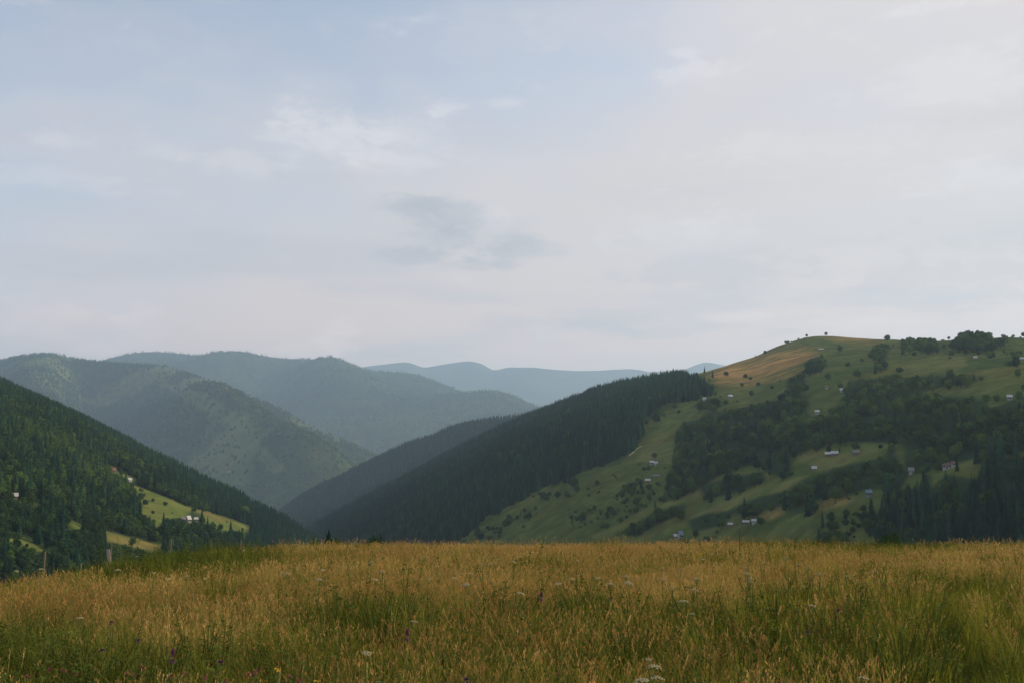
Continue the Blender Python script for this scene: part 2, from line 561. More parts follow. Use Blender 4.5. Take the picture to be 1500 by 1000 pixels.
def meadow_z(x, y):
    yy = np.clip(y, 0, 120)
    z = -0.00107 * yy * yy - 0.257 * np.maximum(y - 120, 0)
    l = np.maximum(-x - 6, 0)
    z = z - 0.045 * np.minimum(l, 8) ** 2 - 0.72 * np.clip(l - 8, 0, 60) * sstep(200, 60, y)
    r = np.clip(x - 14, 0, 90)
    z = z - 0.0008 * r * r * sstep(10, 40, y)
    z = z + 0.15 * fbm(x / 7.0, y / 7.0, 77, 3) * sstep(80, 30, y) + 0.6 * fbm(x / 60.0, y / 60.0, 78, 3) * sstep(60, 140, y)
    return z


# ------------------------------------------------------------------ what grows where, plus sunlit gold patches (regions of the real hillsides, traced)
CONIFER_R = [[(300, 860), (380, 790), (415, 700), (760, 560), (930, 552), (985, 545), (1005, 547), (1030, 557), (1047, 567), (1049, 566), (1017, 579), (978, 582), (959, 598), (937, 608), (940, 637), (927, 653), (886, 672),
              (844, 685), (841, 698), (799, 703), (758, 732), (710, 752), (690, 772), (656, 800), (640, 860)],
             [(1290, 815), (1278, 762), (1300, 728), (1318, 716), (1345, 712), (1351, 694), (1362, 694), (1364, 715), (1385, 694), (1430, 702), (1450, 674), (1500, 668), (1700, 640), (2000, 600), (2000, 850), (1290, 850)]]
WOOD_R = [
    [(985, 692), (991, 646), (1001, 618), (1023, 614), (1036, 605), (1084, 597), (1120, 588), (1135, 586), (1153, 572), (1182, 579), (1180, 592), (1186, 609), (1216, 609), (1220, 596), (1239, 581), (1242, 561),
     (1272, 553), (1331, 553), (1397, 550), (1427, 549), (1433, 558), (1374, 568), (1340, 575), (1374, 581), (1430, 581), (1455, 598), (1496, 581), (1700, 570), (2000, 560), (2000, 640), (1700, 648), (1500, 660), (1456, 667), (1397, 677), (1351, 690), (1328, 696), (1322, 650),
     (1240, 645), (1210, 648), (1163, 668), (1122, 680), (1070, 686), (1033, 708), (985, 730), (975, 715)],
    [(911, 780), (959, 749), (1004, 736), (1004, 752), (959, 768), (930, 786)],
    [(1026, 712), (1052, 703), (1084, 696), (1116, 690), (1122, 704), (1087, 717), (1055, 726), (1033, 728)],
    [(1068, 748), (1094, 733), (1113, 726), (1150, 726), (1150, 739), (1074, 755), (1062, 768), (1017, 780), (1010, 762), (1036, 752)],
    [(1153, 719), (1186, 696), (1209, 690), (1232, 683), (1248, 677), (1291, 670), (1305, 650), (1328, 696), (1318, 714), (1285, 717), (1265, 717), (1242, 724), (1196, 731), (1143, 736)],
    [(1113, 726), (1153, 719), (1150, 738), (1113, 741)],
    [(1155, 741), (1185, 733), (1190, 746), (1165, 752), (1153, 751)],
    [(1122, 690), (1124, 674), (1160, 664), (1160, 694), (1150, 702)],
    [(1393, 510), (1396, 498), (1405, 493), (1416, 489), (1440, 489), (1452, 495), (1460, 503), (1460, 511)], [(1318, 511), (1322, 496), (1330, 494), (1345, 493), (1355, 496), (1374, 498), (1376, 512)],
    [(1180, 545), (1181, 528), (1200, 519), (1212, 536), (1195, 545)], [(1153, 556), (1180, 543), (1182, 570), (1150, 580)],
    [(1280, 505), (1299, 504), (1300, 540), (1285, 541)],
    [(1020, 594), (1027, 586), (1036, 584), (1056, 586), (1056, 597), (1030, 600)],
]
SCRUB_R = [
    [(905, 723), (924, 700), (959, 703), (985, 690), (991, 712), (978, 730), (940, 748), (921, 760), (905, 770), (831, 780), (828, 741), (902, 741)],
    [(780, 722), (841, 718), (841, 727), (780, 732)], [(876, 692), (905, 690), (905, 702), (880, 702)], [(1190, 800), (1200, 758), (1290, 737), (1290, 815), (1190, 815)],
    [(640, 800), (700, 775), (780, 740), (800, 745), (740, 790)], [(920, 600), (960, 590), (975, 612), (940, 625)], [(1000, 780), (1060, 770), (1060, 790), (980, 795)],
]
HEDGE_R = [([(1187, 731), (1240, 727), (1310, 707)], .7), ([(880, 705), (850, 715), (820, 722)], .6), ([(1345, 487), (1385, 490), (1500, 493)], .05), ([(1100, 521), (1140, 504), (1180, 494)], .03),
           ([(1442, 584), (1470, 580), (1500, 575)], .5), ([(1480, 530), (1490, 520), (1496, 560), (1498, 580)], .9), ([(1395, 516), (1440, 515), (1490, 518)], .3), ([(860, 726), (900, 712)], .5)]
FIELD_L = [
    [(192, 707), (214, 716), (243, 727), (270, 740), (326, 756), (368, 770), (366, 779), (320, 776), (299, 768), (296, 754), (282, 748), (268, 757), (246, 759), (234, 772), (222, 771), (221, 759), (206, 752), (210, 738), (200, 725)],
    [(152, 776), (190, 786), (245, 801), (230, 808), (155, 792)], [(9, 782), (34, 788), (66, 803), (62, 809), (38, 801), (8, 793)],
    [(95, 758), (123, 769), (123, 775), (106, 773)], [(44, 733), (61, 739), (57, 744), (44, 739)], [(160, 685), (200, 700), (198, 706), (176, 697)],
]
GOLD_L = [[(275, 738), (300, 744), (330, 757), (340, 764), (320, 764), (296, 752), (280, 746)], [(152, 776), (190, 786), (245, 801), (230, 808), (155, 792)]]
SUN_TAN_R = [[(1040, 556), (1044, 540), (1100, 524), (1150, 514), (1195, 511), (1192, 523), (1170, 533), (1140, 550), (1100, 561), (1060, 563)], [(1205, 488), (1235, 488), (1292, 492), (1280, 501), (1230, 499)],  # hill shoulder and crest: grazing sunlight painted as gold cover
          [(1190, 744), (1215, 734), (1243, 727), (1243, 734), (1200, 744)], [(1112, 755), (1150, 745), (1155, 750), (1112, 763)]]
PALE_R = [[(1340, 527), (1412, 522), (1418, 536), (1380, 545), (1310, 546)], [(945, 650), (990, 646), (985, 680), (930, 676)], [(1150, 704), (1190, 695), (1190, 706), (1100, 737), (1040, 757), (1004, 760), (1087, 722)],
          [(863, 786), (940, 749), (985, 733), (1033, 714), (1068, 692), (1122, 686), (1120, 692), (1068, 702), (1033, 722), (959, 752), (880, 790)], [(1163, 668), (1210, 648), (1240, 645), (1318, 648), (1265, 678), (1200, 690)],
          [(1250, 604), (1290, 600), (1350, 602), (1360, 607), (1300, 612), (1262, 614)], [(1430, 597), (1490, 586), (1490, 590), (1440, 600)], [(1320, 700), (1350, 690), (1450, 668), (1450, 676), (1380, 694), (1320, 722)]]


def soft(polys, px, py, rx, ry, n):
    w = 0.0
    for k in range(8):
        a = k * math.pi / 4
        q = 0.5 if k % 2 else 1.0
        w = w + anypoly(px + rx * (q * math.cos(a) + n), py + ry * (q * math.sin(a) + .7 * n), polys)
    return (w / 8.0)[..., None]


def near_line(px, py, line, w):
    r = np.zeros(np.shape(px), bool)
    for (x0, y0), (x1, y1) in zip(line[:-1], line[1:]):
        dx, dy = x1 - x0, y1 - y0
        t = np.clip(((px - x0) * dx + (py - y0) * dy) / (dx * dx + dy * dy), 0, 1)
        r |= np.hypot(px - x0 - t * dx, py - y0 - t * dy) < w
    return r


def lerp3(a, b, f):
    return np.asarray(a)[None, None] * (1 - f[..., None]) + np.asarray(b)[None, None] * f[..., None]


def hill_colors(h, S, Y, Z):
    X = S * Y
    px, py = pix(X, Y, Z)
    n1 = fbm(X / 90, Y / 90, 51, 4)
    n2 = fbm(X / 25, Y / 25, 52, 3)
    jx, jy = px + 5 * n2, py + 2.5 * n1
    FOREST = (0.026, 0.046, 0.019)
    if h in (RH, LH):
        # parcels of hay meadow and pasture, each a little different, with faint mowing lines
        qx, qy = X * .8 + Y * .6 + 22 * n1, -X * .6 + Y * .8 + 22 * n2
        cell = vnoise(np.floor(qx / 75) * 7.3, np.floor(qy / 48) * 5.1, 71)
        mow = 0.5 + 0.5 * np.sin(qy / 2.4 + 3 * n2)
        c = lerp3((0.052, 0.086, 0.022), (0.102, 0.118, 0.032), np.clip(0.45 + n1 * 0.6 + (cell - .5) * 1.3 + .18 * mow, 0, 1))
        c = c * (0.85 + 0.3 * np.clip(.5 + fbm(X / 9, Y / 9, 58, 2), 0, 1))[..., None]
        cell2 = vnoise(np.floor(qx / 75) * 3.7 + 9, np.floor(qy / 48) * 8.9, 72)
        c = c * np.stack([.92 + .26 * cell2, 1 + 0 * cell2, 1.05 - .15 * cell2], -1)
        if h is RH:
            pale = soft(PALE_R, px, py, 4, 2, n2 * .8)
            gold = soft(SUN_TAN_R, px, py, 16, 7, n2 * .9 + n1 * .5)
            c = c * (1 - pale) + pale * lerp3((0.088, 0.122, 0.029), (0.14, 0.14, 0.046), np.clip(0.5 + n2 + .2 * mow, 0, 1))
            gold = gold * np.clip(.9 + 1.2 * fbm(X / 45, Y / 14, 59, 3), .15, 1)[..., None]
            c = c * (1 - gold) + gold * lerp3((0.27, 0.165, 0.055), (0.42, 0.245, 0.085), np.clip(0.5 + n2 * .8 + n1 * .3, 0, 1))
            wood = soft(CONIFER_R + WOOD_R, px, py, 4, 2, n2) * (1 - gold)
        else:
            fld = soft(FIELD_L, px, py, 4, 2, n2 * .6)
            gold = soft(GOLD_L, px, py, 6, 3, n2 * .8) * .8
            c = lerp3((0.074, 0.112, 0.027), (0.122, 0.140, 0.037), np.clip(0.5 + n2 + (cell - .5) * .8 + .2 * mow, 0, 1))
            c = c * (1 - gold) + gold * lerp3((0.125, 0.12, 0.040), (0.19, 0.148, 0.054), np.clip(0.5 + n2, 0, 1))
            wood = 1 - np.maximum(fld, gold)
        c = c * (1 - wood) + wood * np.asarray(FOREST)[None, None]
    else:
        w = np.clip(0.5 + fbm(X / 500, Y / 500, 61, 4) * 1.2, 0, 1)
        c = lerp3((0.020, 0.036, 0.016), (0.055, 0.080, 0.024), w)
        if h is MA:
            glade_sun = np.clip((fbm(X / 560, Y / 560, 66, 4) - 0.12) * 5, 0, 1)
            for poly in ([(225, 555), (300, 575), (340, 600), (350, 625), (300, 605), (250, 575)], [(40, 540), (85, 548), (100, 575), (60, 570)], [(330, 600), (370, 640), (420, 690), (400, 695), (350, 650)]):  # sunlit crest of the spur painted in as paler cover
                glade_sun = np.maximum(glade_sun, 0.9 * inpoly(px + 12 * n1, py + 6 * n2, poly))
            c = c * (1 - glade_sun[..., None]) + lerp3((0.075, 0.11, 0.035), (0.12, 0.135, 0.048), w) * glade_sun[..., None]
    return c


GRIDS = {}
for h, ns, nt_ in ((RH, 620, 300), (SP2, 220, 70), (LH, 520, 240), (MA, 420, 170), (MB, 320, 90), (MB2, 200, 60), (MC, 300, 50), (MD, 160, 30)):
    S, Y, Z, T = h.grid(ns, nt_)
    GRIDS[h.seed] = (S, Y, Z)
    h.obj = grid_object(h.name, S * Y, Y, Z, M_HILL if h in (RH, LH, SP2) else M_FARHILL, hill_colors(h, S, Y, Z))
for h, lab, cat in ((RH, 'broad green hill with fields, hedgerows and farmhouses and a golden shoulder', 'hill'), (SP2, 'lower forested spur behind the dark spruce ridge', 'hill'),
                    (LH, 'steep wooded hillside on the left with one bright green field', 'hill'), (MA, 'hazy green mountain whose spur drops into the valley', 'mountain'),
                    (MB, 'long blue mountain ridge behind the hazy green mountain', 'mountain'), (MB2, 'lower grey blue ridge with a small knob at its end', 'mountain'),
                    (MC, 'pale blue mountain chain on the skyline', 'mountain'), (MD, 'faintest pale summit beside the hill shoulder', 'mountain')):
    tag(h.obj, lab, cat, None, 'structure')

# valley ground reaching to the horizon, and the meadow in front
ya = np.concatenate([[-480], np.linspace(-300, 600, 20), np.geomspace(700, 33000, 50)])
xa = np.concatenate([-np.geomspace(25500, 100, 40), [0], np.geomspace(100, 25500, 40)])
XX, YY = np.meshgrid(xa, ya)
ZZ = -235 + 20 * fbm(XX / 900, YY / 900, 90, 3)
vg = grid_object('valley_ground', XX, YY, ZZ, M_FARHILL, np.broadcast_to(np.array((0.05, 0.075, 0.025)), XX.shape + (3,)))
tag(vg, 'green valley floor between the hills', 'ground', None, 'structure')

xa = np.concatenate([np.linspace(-420, -70, 36)[:-1], np.linspace(-70, 70, 281), np.linspace(70, 420, 36)[1:]])
ya = np.concatenate([np.linspace(-120, -10, 12)[:-1], np.linspace(-10, 75, 171), np.linspace(75, 1000, 80)[1:]])
XX, YY = np.meshgrid(xa, ya)
ZZ = meadow_z(XX, YY)
g = np.clip(0.5 + fbm(XX / 4, YY / 4, 92, 4) * 1.2, 0, 1)
turfc = lerp3((0.06, 0.072, 0.02), (0.13, 0.105, 0.035), g)
mg = grid_object('meadow_ground', XX, YY, ZZ, M_TURF, turfc)
tag(mg, 'gently domed meadow ground under the tall grass', 'meadow', None, 'structure')

# ------------------------------------------------------------------ horizon table: how high the ground reaches in front of every point
SB = np.linspace(-0.75, 0.75, 1500)
YB = np.geomspace(30, 33000, 440)
SG, YG = np.meshgrid(SB, YB, indexing='ij')
top = (meadow_z(SG * YG, YG) + 0.45 - EYE) / YG
top[:, YB > 700] = -1
for h in HILLS:
    zz = (h.height(SG, YG) - EYE) / YG
    ok = (SG >= h.s0) & (SG <= h.s1)
    yr, _, yf, _ = h.lines(SG)
    ok &= (YG > yf - 0.3 * (yr - yf)) & (YG < yr + 0.5 * (yr - yf))
    top = np.maximum(top, np.where(ok, zz, -1))
CUM = np.maximum.accumulate(top, 1)


def ground_ahead(S, Y):
    i = np.clip(np.round((S + 0.75) / 1.5 * 1499).astype(int), 0, 1499)
    j = np.clip(np.searchsorted(YB, Y * 0.985) - 1, 0, 439)
    return CUM[i, j]


# ------------------------------------------------------------------ plant shapes
class Shape:
    def __init__(s):
        s.v, s.f, s.m = [], [], []

    def poly(s, pts, mi):
        b = len(s.v)
        s.v.extend(tuple(p) for p in pts)
        s.f.append(tuple(range(b, b + len(pts))))
        s.m.append(mi)

    def tube(s, p0, p1, r0, r1, mi, n=6):
        p0, p1 = Vector(p0), Vector(p1)
        d = (p1 - p0).normalized()
        a = d.orthogonal().normalized()
        c = d.cross(a)
        b = len(s.v)
        for p, r in ((p0, r0), (p1, r1)):
            for k in range(n):
                t = 2 * math.pi * k / n
                s.v.append(tuple(p + a * (r * math.cos(t)) + c * (r * math.sin(t))))
        for k in range(n):
            s.f.append((b + k, b + (k + 1) % n, b + n + (k + 1) % n, b + n + k))
            s.m.append(mi)
        s.f.append(tuple(b + n + k for k in range(n)))
        s.m.append(mi)

    def mesh(s, name, mats):
        me = bpy.data.meshes.new(name)
        me.from_pydata(s.v, [], s.f)
        for m_ in mats:
            me.materials.append(m_)
        me.polygons.foreach_set('material_index', np.array(s.m, np.int32))
        return me


def spruce_shape(seed, crown=True, trunk=True, mi=(0, 1)):
    """unit-height spruce: tiers of drooping boughs round a tapered trunk"""
    r_ = random.Random(seed)
    s = Shape()
    R0 = r_.uniform(0.15, 0.19)
    if trunk:
        s.tube((0, 0, -0.06), (0, 0, 0.5), 0.016, 0.010, mi[1])
        s.tube((0, 0, 0.5), (0, 0, 0.97), 0.010, 0.002, mi[1])
    if crown:
        n = 17
        for i in range(n):
            t = i / (n - 1)
            h = 0.07 + 0.88 * t ** 0.92
            rad = R0 * (1 - t) ** 0.8 + 0.012
            nb = max(5, int(11 - 6 * t))
            off = r_.uniform(0, 6.28)
            for k in range(nb):
                if r_.random() < 0.07:
                    continue
                a = off + 2 * math.pi * k / nb + r_.uniform(-.2, .2)
                rr = rad * r_.uniform(0.72, 1.12)
                dz = -rr * r_.uniform(0.25, 0.6)
                w = rr * r_.uniform(0.34, 0.5)
                ca, sa = math.cos(a), math.sin(a)
                hh = h + r_.uniform(-.012, .012)
                root = (0, 0, hh + 0.03)
                mid = (ca * rr * .6, sa * rr * .6, hh + dz * .35 + 0.012)
                l = (ca * rr * .62 - sa * w, sa * rr * .62 + ca * w, hh + dz * .7 - .012)
                rt = (ca * rr * .62 + sa * w, sa * rr * .62 - ca * w, hh + dz * .7 - .012)
                tip = (ca * rr, sa * rr, hh + dz)
                s.poly((root, l, mid), mi[0])
                s.poly((root, mid, rt), mi[0])
                s.poly((mid, l, tip), mi[0])
                s.poly((mid, tip, rt), mi[0])
        for k in range(3):
            a = k * 2.1
            s.poly(((0, 0, 1.0), (math.cos(a) * .012, math.sin(a) * .012, .9), (math.cos(a + 2) * .012, math.sin(a + 2) * .012, .9)), mi[0])
    return s


def broad_shape(seed, crown=True, trunk=True, shape='round', mi=(0, 1), nq=520):
    """unit-height broadleaf tree: limbs carrying several uneven masses of leaf sprays"""
    r_ = random.Random(seed)
    s = Shape()
    wide = {'round': 0.36, 'tall': 0.24, 'column': 0.11, 'shrub': 0.55}[shape]
    base = {'round': 0.22, 'tall': 0.2, 'column': 0.06, 'shrub': 0.05}[shape]
    blobs = []
    nb = {'round': 13, 'tall': 13, 'column': 9, 'shrub': 9}[shape]
    for i in range(nb):
        t = (i + r_.uniform(0, 1)) / nb
        prof = math.sin(math.pi * (0.16 + 0.72 * t)) if shape != 'column' else 0.8 * math.sin(math.pi * (0.2 + 0.7 * t))
        a = i * 2.4 + r_.uniform(-.5, .5)
        rr = wide * prof * r_.uniform(0.35, 0.8)
        br = wide * r_.uniform(0.36, 0.55) * (0.75 + 0.35 * prof)
        z = base + (1 - base) * (0.14 + 0.72 * t)
        z = min(z, 1 - br * 0.8)
        blobs.append((math.cos(a) * rr, math.sin(a) * rr, z, br))
    if trunk:
        s.tube((0, 0, -0.08), (0.01, 0, base + 0.2), 0.028, 0.017, mi[1])
        for (x, y, z, br) in blobs[:7]:
            s.tube((0.01, 0, base + 0.1), (x, y, z), 0.013, 0.004, mi[1], 4)
    if crown:
        vol = [b[3] ** 2 for b in blobs]
        for (x, y, z, br), q in zip(blobs, vol):
            n = int(nq * q / sum(vol))
            for k in range(n):
                u, ph = r_.uniform(-1, 1), r_.uniform(0, 6.283)
                c = math.sqrt(1 - u * u)
                d = Vector((c * math.cos(ph), c * math.sin(ph), u * 0.9))
                rad = br * r_.uniform(0.72, 1.1)
                p = Vector((x, y, z)) + d * rad
                nrm = (d + Vector((r_.uniform(-.45, .45), r_.uniform(-.45, .45), r_.uniform(-.3, .6)))).normalized()
                e1 = nrm.orthogonal().normalized()
                e2 = nrm.cross(e1)
                t = r_.uniform(0, 6.28)
                f1 = e1 * math.cos(t) + e2 * math.sin(t)
                f2 = nrm.cross(f1)
                w = br * r_.uniform(0.26, 0.46) * math.sqrt(520 / nq)
                l = w * r_.uniform(0.7, 1.3)
                s.poly((p - f1 * w, p - f2 * l * .6 + nrm * w * .15, p + f1 * w, p + f2 * l * .7), mi[0])
    return s


PROTO = {}          # species -> list of meshes (crown and trunk in one, for crowds)
PARTS = {}          # species -> list of (crown mesh, trunk mesh)
for sp, n in (('spruce', 5), ('round', 5), ('tall', 4), ('column', 2), ('shrub', 4)):
    PROTO[sp], PARTS[sp] = [], []
    for k in range(n):
        mats = [M_SPRUCE if sp == 'spruce' else M_LEAF, M_BARK]
        mk = (lambda **kw: spruce_shape(100 + k, **kw)) if sp == 'spruce' else (lambda **kw: broad_shape(200 + 17 * k + len(sp), shape=sp, **kw))
        PROTO[sp].append(mk().mesh(sp + '_plant', mats))
        PARTS[sp].append((mk(trunk=False).mesh('crown', mats[:1]), mk(crown=False, mi=(0, 0)).mesh('trunk', mats[1:])))


def instancer(name, pts, rot, scl, idx, tint, meshes):
    """one object that repeats small plant meshes over its points"""
    me = bpy.data.meshes.new(name)
    n = len(pts)
    me.vertices.add(n)
    me.vertices.foreach_set('co', np.asarray(pts, np.float32).ravel())
    for an, ty, dat, key in (('rot', 'FLOAT_VECTOR', rot, 'vector'), ('scl', 'FLOAT_VECTOR', scl, 'vector'), ('pick', 'INT', idx, 'value'), ('tint', 'FLOAT', tint, 'value')):
        a = me.attributes.new(an, ty, 'POINT')
        a.data.foreach_set(key, np.asarray(dat, np.int32 if ty == 'INT' else np.float32).ravel())
    o = bpy.data.objects.new(name, me)
    COL.objects.link(o)
    col = bpy.data.collections.new(name + '_plants')
    for k, m_ in enumerate(meshes):
        col.objects.link(bpy.data.objects.new('plant_%02d_%s' % (k, name), m_))
    ng = bpy.data.node_groups.new(name + '_spread', 'GeometryNodeTree')
    ng.interface.new_socket('Geometry', in_out='INPUT', socket_type='NodeSocketGeometry')
    ng.interface.new_socket('Geometry', in_out='OUTPUT', socket_type='NodeSocketGeometry')
    N, L = ng.nodes.new, ng.links.new
    gi, go = N('NodeGroupInput'), N('NodeGroupOutput')
    ci = N('GeometryNodeCollectionInfo')
    ci.inputs['Collection'].default_value = col
    ci.inputs['Separate Children'].default_value = True
    ci.inputs['Reset Children'].default_value = True
    ip = N('GeometryNodeInstanceOnPoints')
    ip.inputs['Pick Instance'].default_value = True
    for an, ty, sock in (('pick', 'INT', 'Instance Index'), ('rot', 'FLOAT_VECTOR', 'Rotation'), ('scl', 'FLOAT_VECTOR', 'Scale')):
        na = N('GeometryNodeInputNamedAttribute')
        na.data_type = ty
        na.inputs['Name'].default_value = an
        L(na.outputs['Attribute'], ip.inputs[sock])
    L(gi.outputs[0], ip.inputs['Points'])
    L(ci.outputs[0], ip.inputs['Instance'])
    L(ip.outputs[0], go.inputs[0])
    md = o.modifiers.new('spread', 'NODES')
    md.node_group = ng
    return o


# ------------------------------------------------------------------ trees on the hills
SPECIES = ['spruce', 'round', 'tall', 'column', 'shrub']
trees = {k: [] for k in ('x', 'y', 'z', 'h', 'sp', 'hill', 'tint', 'zone')}


def add_trees(x, y, z, h, sp, hill, tint, zone):
    for k, v in zip(trees, (x, y, z, h, sp, np.full(len(x), hill), tint, zone)):
        trees[k].append(np.asarray(v))


def candidates(h, per_m2, smin=-0.66, smax=0.66, back=70.0):
    """random points spread evenly over the hill's ground"""
    S = np.linspace(max(smin, h.s0), min(smax, h.s1), 400)
    yr, _, yf, _ = h.lines(S)
    y0, y1 = np.min(yf) * 0.8, np.max(yr) + back
    A = (S[-1] - S[0]) * (y1 ** 2 - y0 ** 2) / 2
    n = int(A * per_m2)
    Y = np.sqrt(rng.uniform(y0 ** 2, y1 ** 2, n))
    s = rng.uniform(S[0], S[-1], n)
    yr, _, yf, _ = h.lines(s)
    ok = (Y > yf - 0.15 * (yr - yf)) & (Y < yr + back)
    s, Y = s[ok], Y[ok]
    Z = h.height(s, Y)
    return s, Y, Z


def seen(s, Y, Z, hh, slack=0.004):
    return (Z + hh - EYE) / Y > ground_ahead(s, Y) - slack


HOUSE_SPOTS = [(1203, 511), (957, 677), (949, 703), (961, 698), (1212, 665), (1222, 665), (1197, 603), (1070, 580), (1033, 585), (1211, 568), (1253, 662), (1193, 687), (1390, 683), (1335, 690), (1273, 722), (1095, 766), (1070, 769), (997, 783), (1480, 583), (1430, 525), (1497, 528), (893, 691)]
# --- the right hill
def in_front_of(px, pyb, pyt, spots, w):
    r = np.zeros(len(px), bool)
    for hx, hy in spots:
        r |= (np.abs(px - hx) < w) & (pyb > hy - 5) & (pyt < hy + 1)
    return r


s, Y, Z = candidates(RH, 1 / 20.0)
X = s * Y
px, py = pix(X, Y, Z)
n1 = fbm(X / 70, Y / 70, 111, 3)
n2 = fbm(X / 18, Y / 18, 112, 2)
u, u2, u3 = rng.random(len(s)), rng.random(len(s)), rng.random(len(s))
behind = Y > RH.lines(s)[0]


def regions(jx, jy):
    con = anypoly(jx, jy, CONIFER_R)
    wood = anypoly(jx, jy, WOOD_R) & ~con
    scrub = anypoly(jx, jy, SCRUB_R) & ~con & ~wood
    hedge = np.zeros(len(jx))
    for ln, den in HEDGE_R:
        hedge = np.maximum(hedge, den * near_line(jx, jy, ln, 3.5))
    return con, wood, scrub, hedge


jx = px + 3.5 * n2 + 7 * fbm(X / 55, Y / 55, 113, 2)
con, wood, scrub, hedge = regions(jx, py + 1.2 * n2)
lowr = inpoly(jx, py - 12, CONIFER_R[1])
c2, w2, _, _ = regions(jx, py - 9 + n2)
con, wood = con | c2, (wood | w2) & ~(con | c2)
sp = np.where(con, np.where(u < np.where(lowr, 0.86, 0.975 - .2 * ((n1 > .3) & (px > 800))), 0, 2), np.where(wood, np.where(u < 0.08, 0, np.where(u < 0.70, 1, np.where(u < 0.90, 2, 4))), np.where(u < 0.05, 0, np.where(u < 0.35, 1, 4))))
hh = np.choose(sp, [np.where(px > 860, 13 + 11 * u2, 10 + 10 * u2), 5.5 + 7.5 * u2, 7 + 9 * u2, 14 + 5 * u2, 1.3 + 3.6 * u2 ** 1.5])
hh = np.where(lowr & (sp == 0), 8 + 10 * u2, hh)
grove = anypoly(px, py - 6, WOOD_R[8:9])
hh = np.where(grove, 7 + 6 * u2, hh)
hh = np.where(anypoly(px, py - 4, WOOD_R[9:10]), 4 + 4 * u2, hh)
sp = np.where(grove, 1, sp)
hedgecol = anypoly(px, py - 2, WOOD_R[10:13])
hh = np.where(hedgecol, 4 + 4 * u2, hh)
hh = np.where(~con & ~wood & (sp != 4), hh * 0.7, hh)
hh = np.where((sp == 0) & ~con, hh * 0.8, hh)
hpx = hh / Y * F
mid = py - 0.55 * hpx
cc, cw, cs, ch = regions(jx, mid)
cc8, cw8, _, _ = regions(jx, py - 0.85 * hpx)
keep = ((cc & (cc8 | (u3 < .5)) & (u2 > 0)) & (rng.random(len(s)) < 0.75)) | (cw & (cw8 | cc8 | (u3 < .35)) & (~behind) & (rng.random(len(s)) < 0.34 + 0.22 * n1)) | (cs & (u3 < np.where(inpoly(px, py, SCRUB_R[3]), 0.40, 0.24 + 0.2 * n1)))  # lower right scrub thickened to stand for shadow on the meadow
keep |= ~(cc | cw | cs) & ~behind & (sp != 0) & (u3 < np.maximum(ch * 0.32, (0.002 + 0.03 * sstep(0.22, 0.6, n1)) * (sp == 4) + 0.0012 + 0.004 * sstep(.2, .6, n1)))
keep &= ~(anypoly(px, mid, SUN_TAN_R) & (u3 > 0.0008)) & ~(anypoly(px, mid, PALE_R) & (u3 > 0.004))
keep &= ~in_front_of(px, py, py - hpx, HOUSE_SPOTS, 9)
s, Y, Z, con, wood, n1, px, py, sp, hh, lowr = [a[keep] for a in (s, Y, Z, con, wood, n1, px, py, sp, hh, lowr)]
tint = np.clip(np.where(sp == 4, .5, 0.38) + 0.6 * n1 + 0.32 * rng.normal(size=len(s)), 0, 1)
v = seen(s, Y, Z, hh)
zone = np.where(con, np.where(lowr, 1, 0), np.where(wood, 2, 3))
add_trees(*[a[v] for a in (s * Y, Y, Z, hh, sp)], 0, tint[v], zone[v])

# --- the spur behind
s, Y, Z = candidates(SP2, 1 / 70.0)
sp = np.zeros(len(s), int)
hh = 19 + 8 * rng.random(len(s))
tint = np.clip(0.3 + 0.25 * rng.normal(size=len(s)), 0, 1)
v = seen(s, Y, Z, hh)
add_trees(*[a[v] for a in (s * Y, Y, Z, hh, sp)], 1, tint[v], np.full(v.sum(), 4))

# --- the left hillside
s, Y, Z = candidates(LH, 1 / 22.0)
X = s * Y
px, py = pix(X, Y, Z)
yr, _, yf, _ = LH.lines(s)
t = (Y - yf) / (yr - yf)
n1 = fbm(X / 80, Y / 80, 121, 3)
n2 = fbm(X / 20, Y / 20, 122, 2)
u, u2, u3 = rng.random(len(s)), rng.random(len(s)), rng.random(len(s))
fld = anypoly(px, py, FIELD_L)
ridgeband = sstep(0.72, 0.92, t + 0.22 * n1)
rightlow = sstep(300, 380, px)
pcon = np.clip(np.maximum(ridgeband, rightlow * 0.9) * 0.9 + 0.10 + 0.18 * (n2 > 0.15), 0, 1)
sp = np.where(fld, 4, np.where(u < pcon, 0, np.where(u < pcon + (1 - pcon) * 0.66, 1, np.where(u < 0.97, 2, 3))))
hh = np.choose(sp, [13 + 9 * u2, 5.5 + 6 * u2, 7 + 7 * u2, 14 + 5 * u2, 1.3 + 2.4 * u2])
hh = np.where(py > 740, hh * 0.8, hh)
hpx = hh / Y * F
cover = anypoly(px, py - 0.55 * hpx, FIELD_L) | anypoly(px, py - 0.9 * hpx, FIELD_L) | anypoly(px, py - 0.2 * hpx, FIELD_L)
keep = np.where(fld, u3 < 0.008, np.where(cover, u3 < .06, u3 < 0.88))
keep &= ~in_front_of(px, py, py - hpx, [(276, 762), (287, 761), (191, 704), (167, 690), (22, 729)], 7)
s, Y, Z, n1, fld, sp, hh, py = [a[keep] for a in (s, Y, Z, n1, fld, sp, hh, py)]
tint = np.clip(0.50 + 0.7 * n1 + 0.24 * rng.normal(size=len(s)) - .35 * sstep(690, 780, py), 0, 1)
v = seen(s, Y, Z, hh)
add_trees(*[a[v] for a in (s * Y, Y, Z, hh, sp)], 2, tint[v], np.where(fld, 6, 5)[v])

